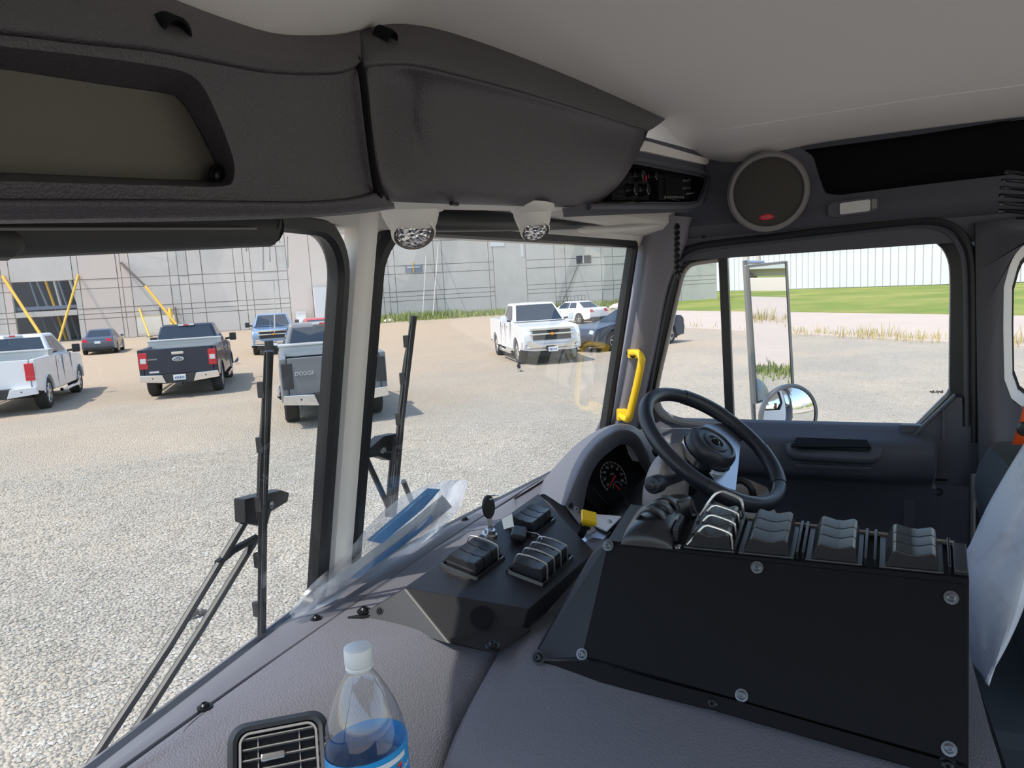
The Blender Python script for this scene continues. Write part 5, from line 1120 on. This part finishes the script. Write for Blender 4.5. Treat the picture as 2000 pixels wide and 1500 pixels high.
MB().grid(patch([XX([(1298, 880, 1.52), (1330, 868, 1.56), (1350, 880, 1.58)]), XX([(1272, 915, 1.46), (1300, 905, 1.47), (1345, 915, 1.55)]), XX([(1260, 955, 1.44), (1290, 955, 1.43), (1340, 960, 1.52)]), XX([(1258, 990, 1.44), (1285, 1000, 1.43), (1335, 1010, 1.52)])], 5, 5)).build('shroud', 'tan', col, solid=.006, soff=1)
sx = W(1272, 948, X=1.36); sy_ = W(1335, 930, X=1.52); d = (sy_ - sx).normalized()
MB().lathe([(0, -.004), (.008, -.003), (.009, .0), (.016, .002), (.0185, .008), (.0185, .034), (.016, .037), (.0145, .040), (.0145, .050), (.012, .053), (.009, .16)], sx, d, n=24).build('stalk', 'wheelrim', col)
MB().prism([W(1430, 935, X=1.66), W(1450, 930, X=1.66), W(1500, 950, X=1.70), W(1520, 1010, X=1.68), W(1500, 1030, X=1.6), W(1390, 1010, X=1.55), W(1400, 985, X=1.56)], V(0, .02, -.02)).build('lower_shroud', 'tan', col, bevel=.006)
MB().tube(crom([W(1425, 945, X=1.62), W(1445, 938, X=1.62), W(1465, 950, X=1.62), W(1472, 972, X=1.62)], 4), .008, n=8).build('lever', 'black', col)

# ================================================================ INSIDE: black side console with switches
cs = thing('side_console', 'large black sheet-metal console with a row of switches on top', 'console', (.95, .1, 1.85))
TL, TR, BL, BR = W(1187, 1060, X=.92), W(1893, 1132, X=.92), W(1137, 1282, X=.845), W(1892, 1512, X=.835)
TLb, TRb = W(1232, 988, Z=2.046), W(1888, 1068, Z=2.046)
TR.z = TL.z = 2.043
BLb, BRb = V(TLb.x + .03, TLb.y, 1.80), V(TRb.x + .03, TRb.y, 1.76)
MB().hexa([BL, BLb, BR, BRb, TL, TLb, TR, TRb]).build('console_box', 'matteblack', cs, bevel=.002)
nf = (TR - TL).cross(BL - TL).normalized(); nf = nf if nf.x < 0 else -nf
FP = lambda px, py, o=0.0: Wp(px, py, nf, TL) + nf * o
MB().prism([FP(1188, 1064), FP(1890, 1142), FP(1888, 1492), FP(1138, 1280)], nf * .0025).build('cover_plate', 'matteblack', cs, bevel=.0008)
F1, F2 = W(1158, 1083, X=.955), W(1040, 1288, X=.835)
MB().prism([BL, TL, F1, F2], V(.012, .004, 0)).build('side_flange', 'panelblack', cs, bevel=.001)
MB().prism([F2 + V(-.006, 0, 0), W(1137, 1290, X=.832), W(1450, 1372, X=.828), W(1892, 1500, X=.825), W(1892, 1530, X=.815), W(1400, 1388, X=.818), W(1046, 1302, X=.825), W(1036, 1296, X=.828)], V(.003, 0, -.003)).build('bottom_flange', 'matteblack', cs)
MB().box(W(1087, 1198, X=.892), (.004, .022, .012), Matrix.Rotation(.6, 3, 'X')).build('side_catch', 'black', cs, bevel=.001)
for (x, y) in ((1189, 1066), (1138, 1278), (1479, 1109), (1857, 1168), (1449, 1358), (1853, 1462)): screw(cs, FP(x, y, .003), nf, .0052, m='screwdull', h=.004)
for (x, y) in ((1052, 1284), (1392, 1374), (1850, 1496)): screw(cs, W(x, y, X=.826), nf, .0065, h=.005)
tn = V(0, 0, 1)
def TP(s, t, h=0.0):
    a, b = TL.lerp(TR, s), TLb.lerp(TRb, s); return a.lerp(b, t) + tn * h
MB().tube([TP(.30, 1.0, .003), TP(.97, 1.0, .003)], .003, n=6).build('sunlit_lip', 'tan', cs)  # tan colour paints the sunlight along the console's back edge
def tblock(s0, s1, t0, t1, h0, h1, name, m, parent, bevel=.0012):
    return MB().hexa([TP(s0, t0, h0), TP(s1, t0, h0), TP(s0, t1, h0), TP(s1, t1, h0), TP(s0, t0, h1), TP(s1, t0, h1), TP(s0, t1, h1), TP(s1, t1, h1)]).build(name, m, parent, bevel=bevel)
def bank2(s0, s1, label, guards=False):
    r = thing('console_switch_bank', label, 'switch bank', TP((s0 + s1) / 2, .5), group='rocker switch banks on the side console'); L = s1 - s0
    tblock(s0 - .012, s1 + .012, .02, .98, 0, .003, 'bank_base', 'switch', r)
    for k in range(3):
        t0, t1 = .06 + k * .30, .06 + k * .30 + .285
        pr = [(0, 0), (.05, .006), (.16, .020), (.22, .0225), (.50, .0185), (.56, .019), (.62, .0185), (.88, .023), (.95, .020), (1.0, 0)]
        A = [TP(s0 + L * a, t0, b) for a, b in pr]; B = [TP(s0 + L * a, t1, b) for a, b in pr]
        mb = MB(); n = len(pr); mb.add(A + B, [tuple(range(n)), tuple(range(n, 2 * n))[::-1]] + [(i, i + 1, n + i + 1, n + i) for i in range(n - 1)] + [(n - 1, 0, n, 2 * n - 1)])
        mb.build('rocker_switch', 'switch', r, bevel=.0012)
        if guards:
            tm = t0 + .03
            pth = [TP(s0 - .008, tm, .0), TP(s0 + L * .30, tm, .025), TP(s0 + L * .42, tm, .031), TP(s0 + L * .55, tm, .031), TP(s0 + L * .92, tm, .025), TP(s0 + L * 1.0, tm, .019), TP(s0 + L * 1.03, tm, 0)]
            MB().tube(crom(pth, 3), .0018, n=7).build('wire_guard', 'wire', r)
    if guards:
        pth = [TP(s0 - .008, .9, .0), TP(s0 + L * .30, .95, .032), TP(s0 + L * .48, .97, .040), TP(s0 + L * .62, .97, .040), TP(s0 + L * .95, .97, .033), TP(s0 + L * 1.03, .95, .026), TP(s0 + L * 1.05, .95, 0)]
        MB().tube(crom(pth, 3), .0022, n=7).build('wire_guard', 'wire', r)
bank2(.255, .385, 'console switch bank under bent wire guards, next to the joystick pad', True)
bank2(.418, .552, 'console switch bank second from the steering wheel')
bank2(.606, .732, 'console switch bank third from the steering wheel')
bank2(.797, .930, 'console switch bank at the rear end, nearest the seat')
for s in (.572, .588, .752, .775, .398, .955): tblock(s - .004, s + .004, .04, .96, 0, .011, 'divider_rib', 'gloss', cs, .001)
tblock(.965, .998, .05, .95, 0, .006, 'end_plate', 'switch', cs); 
# joystick pad: rounded housing with thumb wheel and round button
jp = thing('joystick_pad', 'rounded black thumb-wheel control pad at the front of the side console', 'control pad', TP(.13, .5))
rows = []
for t, k in ((-.02, .0), (0, .55), (.10, .9), (.30, 1.0), (.55, 1.0), (.72, .85), (.80, .0)):
    rows.append([TP(.045, t, 0), TP(.050, t, .012 * k), TP(.065, t, .020 * k), TP(.10, t, .027 * k), (TP(.14, t, .029 * k)), TP(.18, t, .024 * k), TP(.205, t, .014 * k), TP(.212, t, 0)])
MB().grid(patch(rows, 3, 3)).build('pad_housing', 'switch', jp)
for k, (s, t) in enumerate(((.125, .30), (.135, .50), (.145, .68))):
    c = TP(s, t, .016); ax = (TLb - TL).normalized(); MB().lathe([(.020, -.009), (.0225, -.007), (.0225, .007), (.020, .009)], c, ax, n=28).build('thumb_wheel', 'rubber', jp)
MB().lathe([(.019, 0), (.019, .026), (.017, .030), (.013, .028), (0, .027)], TP(.185, .86, 0), (0, 0, 1), n=28).build('round_button', 'switch', jp)
tblock(.205, .222, .10, .50, .004, .022, 'side_tab', 'switch', jp, .002)
MB().lathe([(.006, 0), (.006, .003), (0, .003)], TP(.225, .9), (0, 0, 1), n=14).build('plug', 'black', cs); MB().lathe([(.005, 0), (.005, .003), (0, .004)], TP(.225, .03), (0, 0, 1), n=14).build('plug', 'steel', cs)
MB().prism([TP(.0, .0, .001), TP(.05, .0, .001), TP(.05, 1, .001), TP(.0, 1, .001)], V(0, 0, .0015)).build('front_top_plate', 'panelblack', cs, smooth=False)

# ================================================================ INSIDE: seat, belt, cloth
st = thing('driver_seat', 'dark grey driver seat with piped backrest at the right edge', 'seat', (1.62, -.45, 1.2))
bx_ = [W(1968, 862, X=1.90), W(1947, 895, X=1.90), W(1938, 930, X=1.90), W(1942, 970, X=1.90), W(1955, 1010, X=1.90), W(1970, 1050, X=1.90), W(1985, 1150, X=1.90), W(1992, 1300, X=1.90), W(1996, 1420, X=1.90)]
rows = []
for p in bx_: rows.append([p + V(.01, -.10, 0), p + V(.01, -.04, 0), p, p + V(-.02, .03, 0), p + V(-.08, .045, 0), p + V(-.2, .04, 0), p + V(-.38, .045, 0), p + V(-.46, .02, 0), p + V(-.49, -.06, 0), p + V(-.49, -.14, 0)])
MB().grid(patch(rows, 3, 3)).build('backrest', 'seatfab', st)
MB().tube(crom([p + V(-.004, .035, 0) for p in bx_[2:6]], 4), .006, n=8).build('piping', 'ringgrey', st)
MB().slab((1.35, -.50, 1.45), (2.0, .05, 1.60)).build('seat_cushion', 'seatfab', st, bevel=.05, seg=3)
MB().slab((1.5, -.4, 1.16), (1.85, -.05, 1.46)).build('seat_base', 'matteblack', st, bevel=.02)
sbt = thing('seat_belt', 'orange seat belt strap at the right edge above the seat', 'seat belt', W(1990, 850, X=1.75))
MB().grid([[W(a, b, X=1.78) for a, b in ((2012, 735), (2001, 790), (1990, 830), (1977, 868))], [W(a, b, X=1.83) for a, b in ((2060, 735), (2050, 790), (2040, 830), (2028, 868))]]).build('belt_webbing', 'orange', sbt, solid=.002)
MB().lathe([(.0, -.012), (.014, -.010), (.016, 0), (.014, .010), (0, .012)], W(2003, 838, X=1.76), (1, 0, 0), n=16).build('belt_button', 'black', sbt)
ct = thing('white_cloth', 'pale blue-white cloth draped over the seat side behind the rear end of the console', 'cloth', W(1920, 1320, X=1.38))
Lp = [(2030, 880), (1990, 945), (1952, 1012), (1920, 1082), (1896, 1128), (1898, 1180), (1905, 1240), (1914, 1290), (1922, 1325)]
Rp = [(2110, 960), (2070, 1000), (2035, 1062), (2008, 1115), (1996, 1165), (1980, 1215), (1960, 1262), (1942, 1298), (1926, 1326)]
rows = []
for i, (a, b) in enumerate(zip(Lp, Rp)):
    A, B = W(*a, X=1.42), W(*b, X=1.34); rows.append([A + V(.05, .01, 0), A, A.lerp(B, .2) + V(-.018, 0, 0), A.lerp(B, .45) + V(-.012 + .012 * math.sin(i * 1.1), 0, 0), A.lerp(B, .7) + V(-.022, 0, 0), B, B + V(.05, -.02, 0)])
MB().grid(patch(rows, 4, 3)).build('cloth_fold', 'cloth', ct, solid=.004)

# ================================================================ INSIDE: bottle and plastic bag on the dash
zc = 2.103; ax = W(714, 1440, D=.625); bx0, by0 = ax.x, ax.y; zb_ = zc - .2415
bt = thing('water_bottle', 'clear plastic water bottle with white cap and blue label', 'bottle', (bx0, by0, zb_))
o = V(bx0, by0, zb_)
MB().lathe([(0, .004), (.020, .001), (.030, .0), (.0345, .006), (.0355, .03), (.0345, .05), (.0355, .07), (.0355, .150), (.0350, .160), (.0330, .172), (.0290, .185), (.0220, .200), (.0150, .213), (.0112, .219), (.0105, .222), (.0103, .240)], o, n=48).build('bottle_body', 'pet', bt)
MB().lathe([(.0116, .2255), (.0122, .2265), (.0122, .238), (.0118, .2405), (.0100, .2415), (0, .2415)], o, n=40).build('cap', 'whitepl', bt)
MB().lathe([(.0114, .2215), (.0120, .2225), (.0120, .2245), (.0114, .2252)], o, n=32).build('cap_collar', 'whitepl', bt)
wm = MB(); wm.lathe([(.0, .128), (.0335, .128), (.0338, .126), (.034, .12), (.034, .02), (.02, .006), (0, .006)], o, n=32); wm.build('water', 'pet', bt)
def cyl(a, z, r=.0362): a = math.radians(a); return o + V(r * math.cos(a), r * math.sin(a), z)
def band(a0, a1, z0, z1, r, name, m, slant=0.0, n=24):
    rows = [[cyl(a0 + (a1 - a0) * i / n, z + slant * (i / n), r) for i in range(n + 1)] for z in (z0, z1)]; return MB().grid(rows).build(name, m, bt)
camA = math.degrees(math.atan2(-by0, -bx0))
lab = MB().grid([[cyl(a, z + .004 * math.sin(math.radians(a - camA + 40))) for a in range(int(camA) + 20, int(camA) + 381, 8)] for z in (.072, .115, .152)]).build('label', 'labelblue', bt)
band(camA - 40, camA + 60, .145, .150, .0364, 'label_rim', 'labelwhite'); band(camA - 16, camA + 6, .076, .144, .0365, 'barcode_field', 'labelwhite')
for k in range(11): band(camA - 14, camA + 4, .090 + k * .0046, .0917 + k * .0046 + .0006 * (k % 3), .0367, 'barcode_line', 'black', n=6)
def cyl_text(s, size, a0, z0, m, name):
    mb = text_mb(s, size, Matrix.Identity(3), V(0, 0, 0), .0001)
    mb.v = [cyl(a0 + math.degrees(v.x / .0362), z0 + v.y, .0366 + v.z) for v in mb.v]; mb.build(name, m, bt, smooth=False)
cyl_text('pure', .014, camA + 58, .118, 'labelwhite', 'label_word'); cyl_text('7', .014, camA + 46, .136, 'red', 'label_seven'); cyl_text('select', .006, camA + 60, .135, 'labelwhite', 'label_word')
band(camA + 41, camA + 51, .131, .1325, .0368, 'seven_stripe', 'green', n=6); band(camA + 41, camA + 51, .1415, .1430, .0368, 'seven_stripe', 'orangeprint', n=6)
MB().tube([cyl(camA + 18 + 8 * math.cos(t), .122 + .0052 * math.sin(t), .0367) for t in [2 * PI * i / 24 for i in range(24)]], .0004, n=4, closed=True).build('label_roundel', 'labelwhite', bt)
# a plain holder below the frame keeps it upright
hd_ = thing('cup_holder', 'black cup holder fixed to the dash under the bottle', 'cup holder', (bx0, by0, zb_ - .02))
MB().lathe([(0, -.012), (.040, -.012), (.046, -.010), (.046, .030), (.043, .030), (.043, -.004), (0, -.004)], o, n=36).build('holder_ring', 'matteblack', hd_); MB().slab((bx0 - .02, by0 + .04, zb_ - .012), (bx0 + .02, .48, zb_ + .01)).build('holder_arm', 'matteblack', hd_)

bg_ = thing('plastic_bag', 'clear plastic bag with blue and white papers lying against the windscreen', 'bag', W(750, 1120, Z=1.942))
topE = [WS(566, 1196, -1, -.03), WS(610, 1140, -1, -.045), W(672, 1085, Y=.70), W(735, 1010, Y=.705), W(800, 962, Y=.690), W(862, 940, Y=.68), W(914, 937, Y=.67)]
botE = [W(575, 1206, Z=1.945), W(640, 1180, Z=1.945), W(705, 1140, Z=1.945), W(775, 1095, Z=1.945), W(840, 1050, Z=1.945), W(885, 1010, Z=1.945), W(902, 985, Z=1.95)]
def bag(bulge, seed):
    rows = []; rr = random.Random(seed)
    for v in (0, .25, .5, .75, 1):
        row = []
        for i, (a, b) in enumerate(zip(topE, botE)):
            u = i / 6; k = 4 * v * (1 - v) * (math.sin(PI * min(1, u + .08)) ** .6); row.append(a.lerp(b, v) + V(-.35, -.6, .55) * (bulge * k) + V(rr.uniform(-1, 1), rr.uniform(-1, 1), rr.uniform(-1, 1)) * .0035 * (k > .01))
        rows.append(row)
    return patch(rows, 4, 4)
MB().grid(bag(.030, 1)).build('film_front', 'bagfilm', bg_)
MB().grid(bag(.004, 2)).build('film_back', 'bagfilm', bg_)
def pp(pts, name, m, th=.001):
    P = []
    for u, v, bl in pts:
        i = min(5, int(u * 6)); t = u * 6 - i; a = topE[i].lerp(topE[i + 1], t); b = botE[i].lerp(botE[i + 1], t); P.append(a.lerp(b, v) + V(-.35, -.6, .55) * bl)
    MB().prism(P, V(.3, .6, -.5) * th).build(name, m, bg_, smooth=False)
pp([(.42, .20, .010), (.74, .08, .012), (.80, .22, .014), (.68, .44, .018), (.46, .52, .016)], 'blue_booklet', 'bluepaper')
pp([(.30, .72, .014), (.62, .68, .016), (.70, .62, .016), (.70, .72, .015), (.62, .80, .014), (.32, .84, .012)], 'blue_strip', 'bluepaper')
pp([(.14, .30, .006), (.62, .50, .012), (.80, .35, .012), (.84, .75, .008), (.40, .88, .006), (.12, .8, .004)], 'white_sheet', 'paper')

lp = W(388, 1206, Z=0); lt = thing('crumpled_wrapper', 'small dark crumpled wrapper with a green end lying on the near gravel', 'wrapper', lp)
MB().tube(crom([lp + V(-.05, .03, .03), lp + V(-.02, .02, .05), lp + V(.02, .0, .035), lp + V(.06, -.03, .03)], 3), [.02, .03, .026, .034, .028, .02, .03, .026, .018, .012], n=7).build('crumpled_wrap', 'brace_dark', lt)
MB().lathe([(0, -.02), (.018, -.016), (.022, 0), (.016, .018), (0, .02)], lp + V(-.07, .045, .028), V(1, -.6, .1), n=10).build('green_end', 'green', lt)
# ================================================================ OUTSIDE THE GLASS: wipers and door mirrors
def wiper(label, s, blade, arm, bars, bracket, grp='windscreen wipers'):
    P = lambda p, o=.05: WS(p[0], p[1], s, o)
    r = thing('windscreen_wiper', label, 'wiper', P(blade[1]), group=grp)
    a, b = P(blade[0], .028), P(blade[1], .028); MB().tube([a, a.lerp(b, .5) + V(0, .004, 0), b], .0055, n=6, flat=1.5).build('blade_spine', 'rubber', r)
    MB().tube([P(blade[0], .014), P(blade[1], .014)], .003, n=6).build('rubber_edge', 'black', r)
    ar = [P(q, .042) for q in arm]; MB().tube(crom(ar, 4), .0042, n=8).build('blade_yoke', 'black', r)
    for t in (.12, .3, .5, .7, .88):
        c = a.lerp(b, t) + V(-.004, .006, 0); MB().box(c, (.008, .012, .022)).build('yoke_clip', 'black', r, bevel=.001)
    for q in bars:
        pts = [P(k, .06) for k in q]; MB().tube(pts, .0055, n=8).build('drive_arm', 'rubber', r)
    br = [P(q, .05) for q in bracket]; MB().prism(br, V(0, .022, 0)).build('pivot_bracket', 'black', r, bevel=.003); bc_ = sum(br, V(0, 0, 0)) / len(br)
    MB().lathe([(.006, 0), (.006, .006), (0, .007)], bc_ + V(0, -.0, 0), (0, -1, 0), n=12).build('pivot_bolt', 'steel', r)
wiper('windscreen wiper with parallel arms before the left pane', -1, ((525, 686), (511, 1250)), ((520, 735), (514, 830), (509, 900), (507, 965), (503, 1010)), (((487, 1005), (330, 1262), (172, 1500)), ((500, 1052), (390, 1232), (262, 1430)), ((500, 1050), (455, 1075), (425, 1100))), ((478, 975), (506, 968), (550, 957), (566, 962), (563, 980), (530, 1000), (522, 1030), (480, 1022)))
wiper('windscreen wiper before the right pane', 1, ((808, 617), (768, 1008)), ((802, 650), (790, 720), (783, 790), (777, 850), (768, 930), (762, 1000)), (((712, 888), (745, 960), (765, 1005)), ((768, 880), (762, 940), (757, 1008)), ((788, 940), (804, 980))), ((706, 880), (722, 876), (750, 852), (778, 846), (784, 890), (764, 900), (740, 892), (712, 896)))

mc = W(1502, 650, X=2.52); mn = V(-.66, -.745, -.02).normalized()
MP = lambda px, py, o=0.0: Wp(px, py, mn, mc) + mn * o
dm = thing('door_mirror', 'tall rectangular door mirror in a steel frame outside the driver window', 'mirror', MP(1478, 860))
fr_ = [MP(*p) for p in ((1456, 518), (1536, 509), (1550, 770), (1474, 790))]
frb = [p - mn * .014 for p in fr_]; MB().hexa([fr_[3], fr_[2], frb[3], frb[2], fr_[0], fr_[1], frb[0], frb[1]]).build('mirror_shell', 'mirrorframe', dm, bevel=.004, seg=3)
MB().prism([MP(*p, .0015) for p in ((1463, 523), (1532, 515), (1545, 766), (1480, 783))], -mn * .002).build('mirror_glass', 'mirror', dm, smooth=False)
cyc = crom([MP(*p, .002) for p in ((1458, 520), (1535, 511), (1549, 769), (1476, 787))], 1, closed=True)
MB().tube(cyc, .0045, n=8, closed=True).build('frame_rim', 'mirrorframe', dm)
MB().tube([MP(1464, 508, -.022), MP(1486, 900, -.022)], .008, n=12).build('mirror_post', 'mirrorframe', dm); MB().tube([MP(1464, 512, -.022), MP(1500, 512, -.02)], .006, n=8).build('post_bracket', 'steel', dm)
MB().tube([MP(1479, 900, -.05), V(2.14, .30, 1.86)], .011, n=10).build('post_arm', 'steel', dm)
rm = thing('round_mirror', 'round convex mirror below the rectangular door mirror', 'mirror', W(1541, 850, X=2.42)); rc = W(1541, 813, X=2.46); rn = V(-.78, -.60, -.02).normalized(); R0 = .100; Rr = .24
MB().lathe([(Rr * math.sin(t), Rr * math.cos(t) - Rr * math.cos(math.asin(R0 / Rr))) for t in [math.asin(R0 / Rr) * (1 - i / 10) for i in range(11)]], rc, rn, n=48).build('mirror_glass', 'mirror', rm)
MB().lathe([(R0 - .004, .004), (R0 + .004, .006), (R0 + .008, .0), (R0 + .006, -.012), (R0 * .7, -.035), (0, -.045)], rc, rn, n=48).build('mirror_shell', 'mirrorframe', rm)
MB().tube([rc - rn * .04, MP(1478, 850, -.05)], .010, n=8).build('mirror_stem', 'steel', rm)
